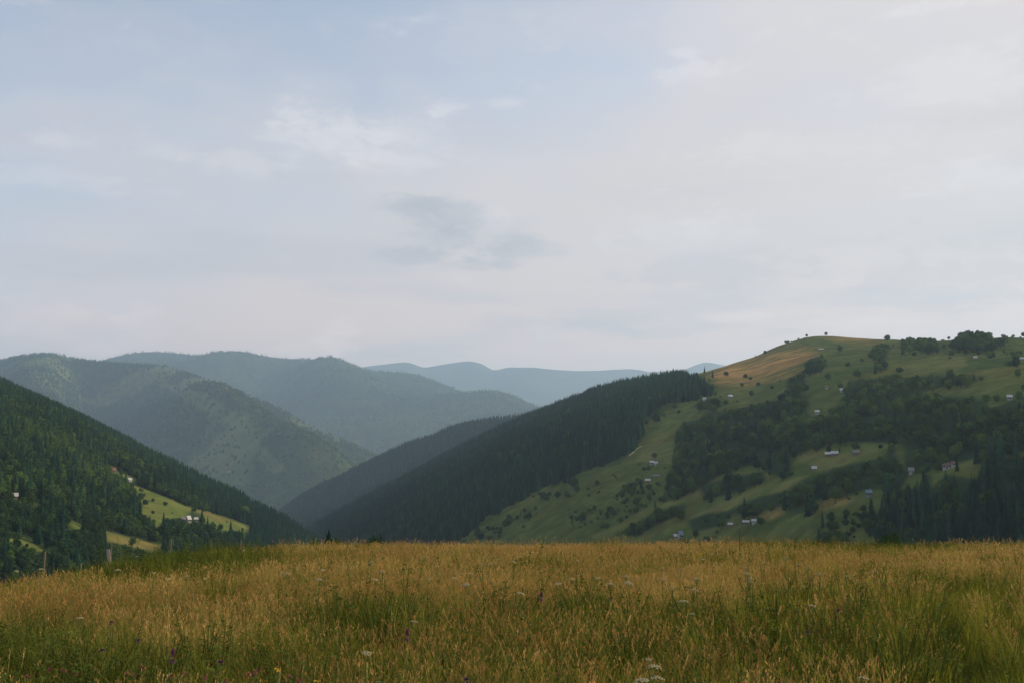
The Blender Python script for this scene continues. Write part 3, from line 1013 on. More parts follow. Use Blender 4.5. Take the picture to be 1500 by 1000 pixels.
# --- the hazy mountains: only forests
for hi, h, den in ((3, MA, 1 / 300.0), (4, MB, 1 / 1900.0), (5, MB2, 1 / 1400.0)):
    s, Y, Z = candidates(h, den, back=60)
    X = s * Y
    n1 = fbm(X / 560, Y / 560, 66, 4)
    n3 = fbm(X / 130, Y / 130, 67, 3)
    keep = np.ones(len(s), bool)
    px, py = pix(X, Y, Z)
    if h is MA:
        keep = rng.random(len(s)) < np.where(n1 > 0.2, 0.2, 0.9)
        for poly in ([(225, 555), (300, 575), (340, 600), (350, 625), (300, 605), (250, 575)], [(330, 600), (370, 640), (420, 690), (400, 695), (350, 650)]):
            keep &= ~(inpoly(px, py, poly) & (rng.random(len(s)) < 0.8))  # trees thinned along the painted sunlit crest
    s, Y, Z, n3, px, py = [a[keep] for a in (s, Y, Z, n3, px, py)]
    low = sstep(640, 700, py) if h is MA else np.zeros(len(s))
    sp = np.where(rng.random(len(s)) < np.clip(0.72 + 0.8 * n3 - 0.7 * low - (.45 * sstep(210, 330, px) if h is MA else 0), 0.05, 0.97), 0, 1)  # more leafy trees on the right flank imitate its sunlight
    hh = np.where(sp == 0, 22, 15) * rng.uniform(0.6, 1.35, len(s)) * (1.15 if h is MA else 1.4)
    tint = np.clip((0.75 if h is MA else 0.5) + 0.6 * n3 + 0.3 * rng.normal(size=len(s)) + 0.32 * low, 0, 1)
    v = seen(s, Y, Z, hh, 0.002)
    add_trees(*[a[v] for a in (s * Y, Y, Z, hh, sp)], hi, tint[v], np.full(v.sum(), 7))

T = {k: np.concatenate(v) for k, v in trees.items()}
NT = len(T['x'])
T['rz'] = rng.uniform(0, 6.28, NT)
T['var'] = rng.integers(0, 60, NT)
T['w'] = rng.uniform(0.85, 1.2, NT)

# which trees show largest: paint them front to back into a coarse mask
mask = np.zeros((1000, 1500), bool)
show = np.zeros(NT, int)
px, pyb = pix(T['x'], T['y'], T['z'])
_, pyt = pix(T['x'], T['y'], T['z'] + T['h'])
S_ = T['x'] / T['y']
hor = ground_ahead(S_, T['y'])
wid = np.array([0.16, 0.36, 0.25, 0.12, 0.5])[T['sp']]
for i in np.argsort(T['y']):
    if T['hill'][i] > 2:
        continue
    hp = pyb[i] - pyt[i]
    w = wid[i] * hp * T['w'][i]
    y_hor = 500 - F * ((hor[i] * CP - SP) / (CP + hor[i] * SP))
    y0, y1 = int(max(pyt[i], 0)), int(min(pyb[i], 999, y_hor))
    x0, x1 = int(px[i] - w), int(px[i] + w) + 1
    if y1 <= y0 or x1 <= 0 or x0 >= 1500:
        continue
    x0, x1 = max(x0, 0), min(x1, 1500)
    if T['sp'][i] == 0:
        yh = y0 + int(hp * .45)
        q = max(1, (x1 - x0) // 4)
        a, b = mask[y0:min(yh, y1), x0 + q:x1 - q], mask[min(yh, y1):y1, x0:x1]
        show[i] = a.size - a.sum() + b.size - b.sum()
        a[:] = True
        b[:] = True
    else:
        a = mask[y0:y1, x0:x1]
        show[i] = a.size - a.sum()
        a[:] = True

single = np.zeros(NT, bool)
for sps, nmax in (([0], 290), ([1, 2, 3], 290), ([4], 250)):
    k = np.nonzero(np.isin(T['sp'], sps) & (T['hill'] <= 2) & (show > 7) & (px > 3) & (px < 1497))[0]
    k = k[np.argsort(-show[k])][:nmax]
    single[k] = True

ZONES = [
    ('tall dark spruce in the solid forest running up the valley ridge', 'spruces of the ridge forest'),
    ('near black spruce in the shaded stand above the right end of the meadow', 'spruces of the shaded stand'),
    ('tree in the dark mixed wood across the middle of the broad hill', 'trees of the middle wood'),
    ('tree in the fields and hedgerows of the broad hill', 'trees among the hill fields'),
    ('spruce on the farther forested spur', 'spruces of the far spur'),
    ('tree in the dense woods of the steep hillside', 'trees of the steep woods'),
    ('bush on the bright green field of the steep hillside', 'bushes on the bright field'),
]
KIND = [('spruce_tree', 'conifer', 'dark pointed spruce'), ('broadleaf_tree', 'tree', 'rounded green broadleaf tree'), ('broadleaf_tree', 'tree', 'upright green broadleaf tree'), ('poplar_tree', 'tree', 'slim light green poplar'), ('shrub', 'shrub', 'low green bush')]
PLACE = ['in the solid forest running up the valley ridge', 'in the shaded stand above the meadow on the right', 'in the mixed wood across the middle of the broad hill', 'among the fields and hedgerows of the broad hill',
         'on the farther forested spur', 'in the dense woods of the steep left hillside', 'on the bright green field of the steep left hillside']
PLGROUP = ['in the ridge forest', 'in the shaded stand', 'in the middle wood', 'among the hill fields', 'on the far spur', 'in the steep left woods', 'on the bright left field']
PLURAL = ['spruces', 'rounded broadleaf trees', 'upright broadleaf trees', 'poplars', 'bushes']


def put_tree(i):
    sp = SPECIES[T['sp'][i]]
    me = PROTO[sp][T['var'][i] % len(PROTO[sp])]
    nm, cat, what = KIND[T['sp'][i]]
    o = bpy.data.objects.new(nm, me)
    COL.objects.link(o)
    o.location = (T['x'][i], T['y'][i], T['z'][i] - 0.1)
    h = T['h'][i]
    o.scale = (h * T['w'][i], h * T['w'][i], h)
    o.rotation_euler = (0, 0, T['rz'][i])
    o['tint'] = float(T['tint'][i])
    z = int(T['zone'][i])
    return tag(o, what + ' ' + PLACE[z], cat, PLURAL[T['sp'][i]] + ' ' + PLGROUP[z])


for i in np.nonzero(single)[0]:
    put_tree(i)

FOREST_LABEL = ['woods and hedges covering the broad hill', 'spruce forest on the farther spur', 'dense woods covering the steep left hillside', 'forest on the hazy green mountain', 'forest on the long blue ridge', 'forest on the lower grey blue ridge']
for hi in range(6):
    for sps, nm in (((0,), 'spruce_forest'), ((1, 2, 3), 'broadleaf_wood'), ((4,), 'shrubbery')):
        k = np.nonzero((T['hill'] == hi) & np.isin(T['sp'], sps) & ~single)[0]
        if not len(k):
            continue
        meshes, start = [], {}
        for q in sps:
            start[q] = len(meshes)
            meshes += PROTO[SPECIES[q]]
        idx = np.array([start[T['sp'][i]] + T['var'][i] % len(PROTO[SPECIES[T['sp'][i]]]) for i in k])
        pts = np.stack([T['x'][k], T['y'][k], T['z'][k] - 0.1], 1)
        rot = np.stack([0 * T['rz'][k], 0 * T['rz'][k], T['rz'][k]], 1)
        scl = np.stack([T['h'][k] * T['w'][k], T['h'][k] * T['w'][k], T['h'][k]], 1)
        o = instancer(nm, pts, rot, scl, idx, T['tint'][k], meshes)
        tag(o, {'spruce_forest': 'spruces among the ', 'broadleaf_wood': 'leafy trees among the ', 'shrubbery': 'low bushes among the '}[nm] + FOREST_LABEL[hi], 'forest', None, 'stuff')
print('TREES', NT, 'single', single.sum())

# ------------------------------------------------------------------ single trees that stand out
def lone_tree(h, px_, pb, pt, sp, label, tint=0.3, seed=0, wide=1.0, group=None):
    x, y, z = h.point(px_, pb)
    hh = max(1.5, (pb - pt) / F * y)
    s_ = SPECIES[sp]
    nm, cat, _ = KIND[sp]
    t = empty(nm, (x, y, z - 0.1), 1.7 * seed)
    tag(t, label, cat, group)
    for me, pn in zip(PARTS[s_][seed % len(PARTS[s_])], ('crown', 'trunk')):
        o = bpy.data.objects.new(pn, me)
        COL.objects.link(o)
        o.parent = t
        o.scale = (hh * wide, hh * wide, hh)
        o['tint'] = tint
    return t


LONE = [
    (RH, 1210, 492, 486, 1, 'tiny lone tree on the bare top of the broad hill', .1), (RH, 1032, 546, 535, 0, 'spruce standing just off the end of the ridge forest against the golden slope', .2),
    (RH, 1044, 553, 540, 0, 'larger spruce below the golden slope at the forest end', .2), (RH, 1064, 552, 543, 1, 'dark bushy tree alone on the golden slope', .1),
    (RH, 1092, 553, 547, 4, 'dark bush on the lower edge of the golden slope', .1), (RH, 1099, 556, 551, 4, 'bright green bush beside the dark bush on the golden slope', .9),
    (RH, 1087, 567, 560, 1, 'small tree just below the golden slope', .3), (RH, 1111, 566, 559, 1, 'small dark tree below the right half of the golden slope', .1),
    (RH, 1131, 569, 564, 4, 'bush between the golden slope and the climbing hedge', .2), (RH, 1101, 581, 571, 1, 'squat round tree in the grass right of the blue house', .2),
    (RH, 1048, 599, 582, 1, 'big round tree left of the small blue house', .2), (RH, 1064, 594, 584, 1, 'dark tree right against the small blue house', .05), (RH, 1048, 581, 571, 1, 'leafy tree above the big round tree by the blue house', .6),
    (RH, 1390, 497, 491, 1, 'single tree on the skyline left of the rounded hilltop grove', .2), (RH, 1472, 510, 487, 2, 'tall pointed tree on the skyline right of the rounded hilltop grove', .3), (RH, 1466, 511, 494, 1, 'shorter tree leaning on the tall pointed skyline tree', .1),
    (RH, 1491, 540, 520, 2, 'tall dark tree by the shed near the right end of the hill', .1), (RH, 1300, 501, 490, 1, 'tree on the skyline at the top of the upright hedge', .3), (RH, 1231, 514, 507, 4, 'wide bush right of the white roofed hilltop shed', .5),
    (RH, 1242, 537, 530, 4, 'round bush in the green slope below the hilltop shed', .2), (RH, 1214, 557, 546, 1, 'solitary tree in the green slope above the middle wood', .3), (RH, 1232, 571, 560, 1, 'dark tree at the top edge of the middle wood', .1),
    (RH, 1318, 548, 537, 1, 'rounded tree poking above the long hedge top', .2), (RH, 1339, 521, 515, 4, 'small bush left of the yellowish upper field', .2), (RH, 1453, 524, 515, 4, 'wide bush in the grass under the hilltop grove', .15),
    (RH, 1434, 519, 514, 4, 'small bush close below the hilltop grove', .2), (RH, 1483, 520, 514, 4, 'bush in the open grass right of the hilltop grove', .3), (RH, 1427, 555, 544, 0, 'spruce ending the long hedge on the upper slope', .1),
    (RH, 1390, 571, 563, 1, 'tree in the open strip between two woods', .3), (RH, 1214, 663, 653, 1, 'round dark tree right behind the long white barn', .05), (RH, 1230, 661, 650, 0, 'pointed tree behind the end of the long white barn', .3),
    (RH, 1253, 661, 647, 1, 'broad tree right of the long white barn', .2), (RH, 1290, 656, 650, 4, 'bush in the field right of the long white barn', .3), (RH, 1438, 681, 665, 1, 'round tree in the small field right of the grey roofed farmhouse', .15),
    (RH, 1354, 714, 685, 0, 'tall black tree beside the grey roofed farmhouse field', .05), (RH, 1296, 721, 709, 1, 'yellow green round tree right of the blue roofed house', 1.0), (RH, 841, 718, 697, 1, 'lone dark tree in the meadow below the forest edge', .1),
    (RH, 886, 678, 661, 1, 'tree stepping out of the forest edge by the meadow', .3), (RH, 935, 643, 622, 0, 'dark spruce at the corner of the forest above the meadow', .1), (RH, 962, 618, 606, 4, 'wide bush crossing the long meadow strip', .2),
    (RH, 994, 605, 600, 4, 'small bush in the upper long meadow strip', .2), (RH, 959, 672, 662, 1, 'tree rising behind the white farmhouse', .5), (RH, 1114, 770, 757, 1, 'dark tree standing at the lower tan track', .1),
    (RH, 1106, 758, 746, 1, 'dark tree between the low farm building and the tan field', .1),
    (LH, 358, 757, 740, 1, 'yellow green tree at the forest edge of the steep hillside', 1.0), (LH, 216, 773, 759, 1, 'round dark tree at the lower corner of the bright green field', .1), (LH, 237, 725, 710, 1, 'round blue green tree on the upper edge of the bright green field', .3),
    (LH, 213, 739, 731, 4, 'dark bush in the upper left of the bright green field', .1), (LH, 210, 727, 722, 4, 'bush near the narrow top of the bright green field', .2), (LH, 224, 734, 729, 4, 'small bush in the middle of the bright green field', .2),
    (LH, 242, 740, 734, 4, 'spreading bush halfway across the bright green field', .2), (LH, 224, 752, 747, 4, 'round bush low in the bright green field', .1), (LH, 323, 754, 748, 4, 'bush at the tip of the orange field strip', .1), (LH, 301, 747, 742, 4, 'bush inside the orange field strip', .2),
    (LH, 240, 792, 765, 1, 'tall dark tree behind the fence left of the white cottages', .05), (LH, 257, 795, 768, 1, 'dark tree in the row directly below the white cottages', .08), (LH, 276, 796, 769, 2, 'narrow dark tree in the row below the white cottages', .1),
    (LH, 291, 797, 771, 1, 'dark tree right of the narrow one below the cottages', .05), (LH, 306, 794, 767, 1, 'last dark tree of the row below the cottages', .1),
]
for k, a in enumerate(LONE):
    lone_tree(a[0], a[1], a[2], a[3], a[4], a[5], a[6], k, 1.15 if a[4] == 1 else 1.0)


def solve_meadow(px_, py_, h):
    """spot on the meadow where a plant or post of height h has its top at a photo pixel (nearest such spot)"""
    sx, sz = ray(px_, py_)
    Y = np.linspace(4, 90, 4000)
    zz = meadow_z(sx * Y, Y) + h - EYE - sz * Y
    k = np.nonzero(zz[:-1] * zz[1:] <= 0)[0]
    k = k[0] if len(k) else int(np.argmin(np.abs(zz)))
    return float(sx * Y[k]), float(Y[k]), float(meadow_z(sx * Y[k], Y[k]))


# dark tree tops just beyond the brow of the meadow
FINE = [(broad_shape(700 + k, trunk=False, shape='tall' if k % 2 else 'round', nq=5200).mesh('crown', [M_LEAF]), broad_shape(700 + k, crown=False, mi=(0, 0), shape='tall' if k % 2 else 'round').mesh('trunk', [M_BARK])) for k in range(4)]


def brow_tree(px_, ptop, y, hh, sp, label, seed, wide=1.0, tint=0.05):
    sx, sz = ray(px_, ptop)
    x = sx * y
    z = float(meadow_z(np.array(x), np.array(y)))
    top_ = EYE + sz * y
    hh = max(hh, top_ - z)
    nm, cat, _ = KIND[sp]
    t = empty(nm, (x, y, top_ - hh), seed)
    tag(t, label, cat)
    pair = PARTS['spruce'][seed % 5] if sp == 0 else FINE[seed % 4]
    for me, pn in zip(pair, ('crown', 'trunk')):
        o = bpy.data.objects.new(pn, me)
        COL.objects.link(o)
        o.parent = t
        o.scale = (hh * wide, hh * wide, hh)
        o['tint'] = tint


brow_tree(482, 773, 105, 7, 0, 'left dark pointed treetop of the pair peeping over the meadow crest', 1, 1.7, 0)
brow_tree(495, 777, 108, 7, 2, 'rounder dark treetop beside the pointed one over the meadow crest', 1, .45, 0)
brow_tree(540, 777, 106, 7, 2, 'dark bushy treetop over the middle of the meadow crest', 3, .55, 0)
brow_tree(554, 780, 109, 7, 1, 'lower dark treetop touching the bushy one at the meadow crest', 2, .3, 0)
brow_tree(465, 784, 112, 6, 1, 'lowest dark treetop left of the pair at the meadow crest', 0, .3, 0)
brow_tree(1305, 776, 120, 5, 1, 'rounded bush top showing over the right part of the meadow crest', 2, .42, .3)

# ------------------------------------------------------------------ houses
M_WHITE = plain('white_plaster', (0.29, 0.29, 0.28), 0.85, 0.2, (0.8, 0.2))
M_BLUEW = plain('blue_paint', (0.13, 0.18, 0.23), 0.7, 0.3, (0.8, 0.15))
M_WOODW = plain('weathered_boards', (0.16, 0.12, 0.085), 0.85, 0.2, (1.5, 0.3))
M_TIN = plain('pale_tin_roof', (0.36, 0.37, 0.37), 0.6, 0.4, (0.9, 0.2))
M_GREYR = plain('grey_slate_roof', (0.17, 0.165, 0.165), 0.8, 0.3, (0.9, 0.25))
M_BROWNR = plain('brown_roof', (0.13, 0.085, 0.07), 0.8, 0.3, (0.9, 0.25))
M_REDR = plain('red_tile_roof', (0.18, 0.085, 0.065), 0.8, 0.3, (0.9, 0.25))
M_BLUER = plain('blue_tin_roof', (0.09, 0.16, 0.22), 0.55, 0.4, (0.9, 0.2))
M_ORANGE = plain('orange_roof', (0.46, 0.24, 0.12), 0.8, 0.3, (0.9, 0.25))
M_GLASS = plain('window_glass', (0.03, 0.035, 0.04), 0.15, 0.5)
M_DOORW = plain('door_wood', (0.10, 0.06, 0.035), 0.7, 0.3, (2, 0.3))


def box(s, x0, x1, y0, y1, z0, z1, mi=0):
    b = len(s.v)
    s.v += [(x, y, z) for z in (z0, z1) for y in (y0, y1) for x in (x0, x1)]
    for f in ((0, 2, 3, 1), (4, 5, 7, 6), (0, 1, 5, 4), (2, 6, 7, 3), (0, 4, 6, 2), (1, 3, 7, 5)):
        s.f.append(tuple(b + k for k in f))
        s.m.append(mi)


def part(name, s, mat, parent):
    o = bpy.data.objects.new(name, s.mesh(name, [mat]))
    COL.objects.link(o)
    o.parent = parent
    return o


def house(h, px_, py_, wpx, wallm, roofm, label, rot=0.0, deep=0.75, wh=2.6, rh=0.42, nm='house', cat='house', nwin=3, chim=True):
    x, y, z = h.point(px_, py_)
    W = max(3.2, 0.66 * wpx / F * y)
    D = max(4.0, W * deep if W < 14 else 9)
    t = empty(nm, (x, y, z), R(rot) - math.atan2(x, y))
    tag(t, label, cat)
    H = 0.85 * min(3.4, max(2.2, wh))
    rise = D * rh
    s = Shape()
    b = [(-W / 2, -D / 2), (W / 2, -D / 2), (W / 2, D / 2), (-W / 2, D / 2)]
    lo = -3.0
    p = [(q[0], q[1], lo) for q in b] + [(q[0], q[1], H) for q in b] + [(-W / 2, 0, H + rise), (W / 2, 0, H + rise)]
    s.v = p
    s.f = [(0, 1, 5, 4), (1, 2, 6, 9, 5), (2, 3, 7, 6), (3, 0, 4, 8, 7), (0, 3, 2, 1)]
    s.m = [0] * 5
    part('wall', s, wallm, t)
    s = Shape()
    ov, th = 0.5, 0.16
    k = rise / (D / 2)
    for sg in (-1, 1):
        e = (sg * (D / 2 + ov), H - ov * k + 0.03)
        r_ = (0, H + rise + 0.03)
        bb = len(s.v)
        for xx in (-W / 2 - ov, W / 2 + ov):
            s.v += [(xx, e[0], e[1]), (xx, r_[0], r_[1]), (xx, r_[0], r_[1] + th), (xx, e[0], e[1] + th)]
        for f in ((0, 1, 2, 3), (4, 7, 6, 5), (0, 4, 5, 1), (3, 2, 6, 7), (0, 3, 7, 4)):
            s.f.append(tuple(bb + q for q in f))
            s.m.append(0)
    roof = part('roof', s, roofm, t)
    if chim:
        s = Shape()
        box(s, W * .18, W * .18 + .7, .2, .9, H + rise * .5, H + rise + 1.1)
        part('chimney', s, M_GREYR, roof)
    for q in range(nwin):
        xc = -W / 2 + W * (q + 0.5) / nwin
        s = Shape()
        if q == nwin // 2 and nwin > 1:
            box(s, xc - .5, xc + .5, -D / 2 - .05, -D / 2 + .05, 0.1, 2.1)
            part('door', s, M_DOORW, t)
        else:
            box(s, xc - .55, xc + .55, -D / 2 - .04, -D / 2 + .06, 0.95, 2.0)
            part('window', s, M_GLASS, t)
    return t


house(RH, 1203, 513, 10, M_WOODW, M_TIN, 'long shed with a pale roof just under the bare hilltop', 5, .6, 2.2, .3, 'shed', 'shed', 2, False)
house(RH, 954.5, 680, 8, M_WHITE, M_TIN, 'bright white farmhouse left of its white barn below the forest edge', 10, .9, 3.0)
house(RH, 961, 680.5, 7, M_WHITE, M_TIN, 'white barn close to the bright white farmhouse on the meadow', -8, .8, 2.4, .4, 'barn', 'barn', 2, False)
house(RH, 949, 706, 10, M_WOODW, M_TIN, 'dull grey roofed barn below the bright white farmhouse', 4, .8, 2.3, .4, 'barn', 'barn', 2, False)
house(RH, 961, 699, 14, M_WOODW, M_GREYR, 'long low dark shed just above the dull grey barn', -6, .4, 2.2, .25, 'shed', 'shed', 3, False)
house(RH, 1213, 668, 11, M_WOODW, M_TIN, 'left half of the long white roofed barn pair', 3, .7, 2.4, .4, 'barn', 'barn', 3, False)
house(RH, 1223, 667, 13, M_WOODW, M_TIN, 'longer right one of the white roofed barn pair', -4, .6, 2.4, .4, 'barn', 'barn', 3, False)
house(RH, 1197, 606, 8, M_WHITE, M_TIN, 'small white cottage in the clearing of the middle wood', 12, .9)
house(RH, 1070, 583, 8, M_BLUEW, M_TIN, 'small pale blue house on the slope below the sunlit golden slope', 15, 1.0, 3.2)
house(RH, 1032, 586, 6, M_WHITE, M_TIN, 'tiny white hut among trees left of the pale blue house', 0, .8, 2.3, .4, 'hut', 'hut', 1, False)
house(RH, 1211, 569, 5, M_WHITE, M_REDR, 'tiny hut with a reddish roof above the middle wood', 0, 1.0, 2.3, .5, 'hut', 'hut', 1, False)
house(RH, 1233, 573.5, 4, M_WHITE, M_TIN, 'tiny white hut under the dark tree atop the middle wood', 0, 1.0, 2.3, .5, 'hut', 'hut', 1, False)
house(RH, 1254, 666, 12, M_WOODW, M_GREYR, 'grey weathered farmhouse right of the white roofed barns', 8, .8)
house(RH, 1193, 689, 6, M_WOODW, M_TIN, 'little grey shed at the end of the diagonal meadow', 0, .8, 2.2, .4, 'shed', 'shed', 1, False)
house(RH, 1387, 686, 17, M_WHITE, M_BROWNR, 'wide farmhouse with a dull brown roof and white front', 4, .7)
house(RH, 1398, 683, 7, M_WHITE, M_BROWNR, 'small white outbuilding right of the wide brown roofed farmhouse', -6, .9, 2.3, .4, 'outbuilding', 'outbuilding', 1, False)
house(RH, 1335, 693, 6, M_WHITE, M_GREYR, 'small pale house half hidden left of the tall black tree', 0, .9, 2.5, .5, 'house', 'house', 2, False)
house(RH, 1273, 726, 11, M_BLUEW, M_BLUER, 'blue house with a blue roof low on the right', 6, .7, 2.8)
house(RH, 1093, 768, 13, M_WOODW, M_TIN, 'low farm building with a pale roof by the tan field', -8, .6, 2.4, .3, 'barn', 'barn', 3, False)
house(RH, 1105, 766, 8, M_WHITE, M_TIN, 'small white shed right of the low farm building', -5, .7, 2.2, .3, 'shed', 'shed', 1, False)
house(RH, 1070, 771, 7, M_WOODW, M_TIN, 'little shed left of the low farm building', -5, .6, 2.2, .3, 'shed', 'shed', 1, False)
house(RH, 997, 787, 7, M_WHITE, M_BLUEW, 'bright bluish white house right above the meadow crest', 25, 1.0, 3.4, .7)
house(RH, 990, 788, 5, M_BLUEW, M_TIN, 'low bluish shed left of the bright house at the meadow crest', 10, .8, 2.3, .4, 'shed', 'shed', 1, False)
house(RH, 1479, 585, 7, M_WHITE, M_TIN, 'small white house beside the bright strip near the right edge', 10, .9)
house(RH, 1429, 526, 5, M_WOODW, M_TIN, 'tiny pale hut in the yellowish upper field', 0, .8, 2.2, .4, 'hut', 'hut', 1, False)
house(RH, 1497, 528, 6, M_WOODW, M_TIN, 'pale roofed shed beside the tall dark tree at the right edge', 0, .8, 2.2, .4, 'shed', 'shed', 1, False)
house(LH, 276, 764, 4, M_WHITE, M_TIN, 'tall white cottage among trees below the bright field', 30, 1.0, 3.4, .7)
house(LH, 287, 763, 7, M_WHITE, M_TIN, 'wider white cottage right of the tall white one', 5, .7, 2.6)
house(LH, 269, 763, 4, M_WHITE, M_GREYR, 'dim small cottage left of the tall white one', 0, .9, 2.5, .5, 'house', 'house', 1, False)
house(LH, 190, 705, 4, M_WHITE, M_TIN, 'pale hut at the narrow top of the bright field', 20, .9, 2.3, .5, 'hut', 'hut', 1, False)
house(LH, 167, 691, 4, M_WOODW, M_REDR, 'red roofed cottage buried in the steep woods', 10, 1.0, 2.5, .7, 'house', 'house', 1, False)
house(LH, 22, 730, 3.4, M_WOODW, M_TIN, 'white hut alone in the dark woods near the left edge', 0, 1.0, 2.4, .5, 'hut', 'hut', 1, False)
house(MA, 336, 692, 13, M_WOODW, M_ORANGE, 'long orange roofed barn at the foot of the hazy mountain', 4, .35, 3.2, .7, 'barn', 'barn', 3, False)

# ------------------------------------------------------------------ pale footpath on the hill meadow
pp = [RH.point(a, b) for a, b in ((921, 668), (926, 664), (931, 659), (936, 655.5), (941, 653))]
s = Shape()
for k, (x, y, z) in enumerate(pp):
    s.v += [(x - .9, y, z + .35), (x + .9, y, z + .35)]
for k in range(len(pp) - 1):
    s.f.append((2 * k, 2 * k + 1, 2 * k + 3, 2 * k + 2))
    s.m.append(0)
o = bpy.data.objects.new('path', s.mesh('path', [plain('trodden_earth', (0.34, 0.32, 0.2), 0.95, 0.1, (.5, .3))]))
COL.objects.link(o)
tag(o, 'short pale footpath climbing the hill meadow to the forest edge', 'path', None, 'structure')

# ------------------------------------------------------------------ fence posts along the left edge of the meadow
M_POST = plain('weathered_post', (0.13, 0.105, 0.082), 0.9, 0.1, (9, 0.35))
M_PALE = plain('pale_board', (0.28, 0.24, 0.21), 0.9, 0.1, (9, 0.25))


def post(px_, ptop, y, label, r_=0.055, lean=(0, 0), hh=1.35):
    sx, sz = ray(px_, ptop)
    x, zt = sx * y, EYE + sz * y
    zg = float(meadow_z(np.array(x), np.array(y)))
    L_ = max(0.9, zt - zg)
    r_ *= .8
    s = Shape()
    rr = random.Random(int(px_))
    n, rows = 9, 7
    for k in range(rows):
        f = k / (rows - 1)
        for q in range(n):
            a = 2 * math.pi * q / n
            rad = r_ * (1.06 - .12 * f) * (1 + .12 * rr.uniform(-1, 1))
            s.v.append((rad * math.cos(a) + lean[0] * f, rad * math.sin(a) + lean[1] * f, -.25 + f * (L_ + .25) + (.03 * math.cos(a) if k == rows - 1 else 0)))
    for k in range(rows - 1):
        for q in range(n):
            s.f.append((k * n + q, k * n + (q + 1) % n, (k + 1) * n + (q + 1) % n, (k + 1) * n + q))
            s.m.append(0)
    s.f.append(tuple((rows - 1) * n + q for q in range(n)))
    s.m.append(0)
    o = bpy.data.objects.new('fence_post', s.mesh('fence_post', [M_POST]))
    COL.objects.link(o)
    o.location = (x - lean[0], y - lean[1], zg)
    return tag(o, label, 'fence post', 'fence posts along the meadow edge')


post(66, 808, 34, 'lone short fence post at the dark left end of the meadow', .036)
post(163.5, 796, 35, 'fence post standing behind the pale leaning board', .032)
post(250.5, 790.5, 36, 'reddish fence post rising clear against the dark trees', .038, (.02, 0))
post(310, 788, 38, 'thin fence post right of the reddish one', .03)
post(353, 791, 40, 'short fence post half sunk in the grass', .03)
post(413, 788, 43, 'fence stake whose tip shows left of the dark treetops', .028)
post(470, 788, 45, 'last fence stake just left of the dark treetops', .028)
sx, sz = ray(158.5, 804)
x, y = sx * 30, 30.0
zg = float(meadow_z(np.array(x), np.array(y)))
s = Shape()
Lb = EYE + sz * y - zg
s.v = [(a + b_ * .045, c * .014 + .06 * (1 - z_), z_ * (Lb if a < .08 else Lb)) for z_, a in ((-.2, .22), (1, 0)) for c in (-1, 1) for b_ in (-1, 1)]
s.f = [(0, 2, 3, 1), (4, 5, 7, 6), (0, 1, 5, 4), (2, 6, 7, 3), (0, 4, 6, 2), (1, 3, 7, 5)]
s.m = [0] * 6
o = bpy.data.objects.new('leaning_board', s.mesh('leaning_board', [M_PALE]))
COL.objects.link(o)
o.location = (x, y, zg)
tag(o, 'pale wooden board leaning in the grass by a fence post', 'board')

# ------------------------------------------------------------------ meadow plants
def blade(s, x, y, h, w, lean, az, mi, r_):
    ca, sa = math.cos(az), math.sin(az)
    px_, py_ = -sa * w / 2, ca * w / 2
    l1, l2 = lean * h * .3, lean * h
    a = (x - px_, y - py_, 0), (x + px_, y + py_, 0)
    m1 = (x + ca * l1 + px_ * .8, y + sa * l1 + py_ * .8, h * .58), (x + ca * l1 - px_ * .8, y + sa * l1 - py_ * .8, h * .58)
    t = (x + ca * l2, y + sa * l2, h * (1 - .25 * lean))
    s.poly((a[0], a[1], m1[0], m1[1]), mi)
    s.poly((m1[1], m1[0], t), mi)


def seed_stem(s, x, y, h, lean, az, ms, mh, r_, plume=1.0, w=0.004):
    ca, sa = math.cos(az), math.sin(az)
    pts = [Vector((x + ca * lean * h * f * f, y + sa * lean * h * f * f, h * f * (1 - .1 * lean * f))) for f in (0, .4, .75, 1.0)]
    for k in range(3):
        t = r_.uniform(0, 3.14)
        d = Vector((math.cos(t) * w / 2, math.sin(t) * w / 2, 0))
        s.poly((pts[k] - d, pts[k] + d, pts[k + 1] + d * .8, pts[k + 1] - d * .8), ms)
    n = r_.randint(4, 6)
    L_ = h * r_.uniform(.07, .13) * plume
    d = (pts[3] - pts[2]).normalized()
    for k in range(n):
        f = k / (n - 1)
        c = pts[3] - d * L_ * (1 - f)
        a = r_.uniform(0, 6.28)
        spread = (0.004 + 0.008 * (1 - f)) * plume * r_.uniform(.5, 1.4)
        tip = c + Vector((math.cos(a) * spread, math.sin(a) * spread, L_ * .28 + .008))
        side = Vector((-math.sin(a), math.cos(a), 0)) * .0030 * plume * r_.uniform(.8, 1.5)
        mid = c * .5 + tip * .5
        s.poly((c, mid - side, tip, mid + side), mh)


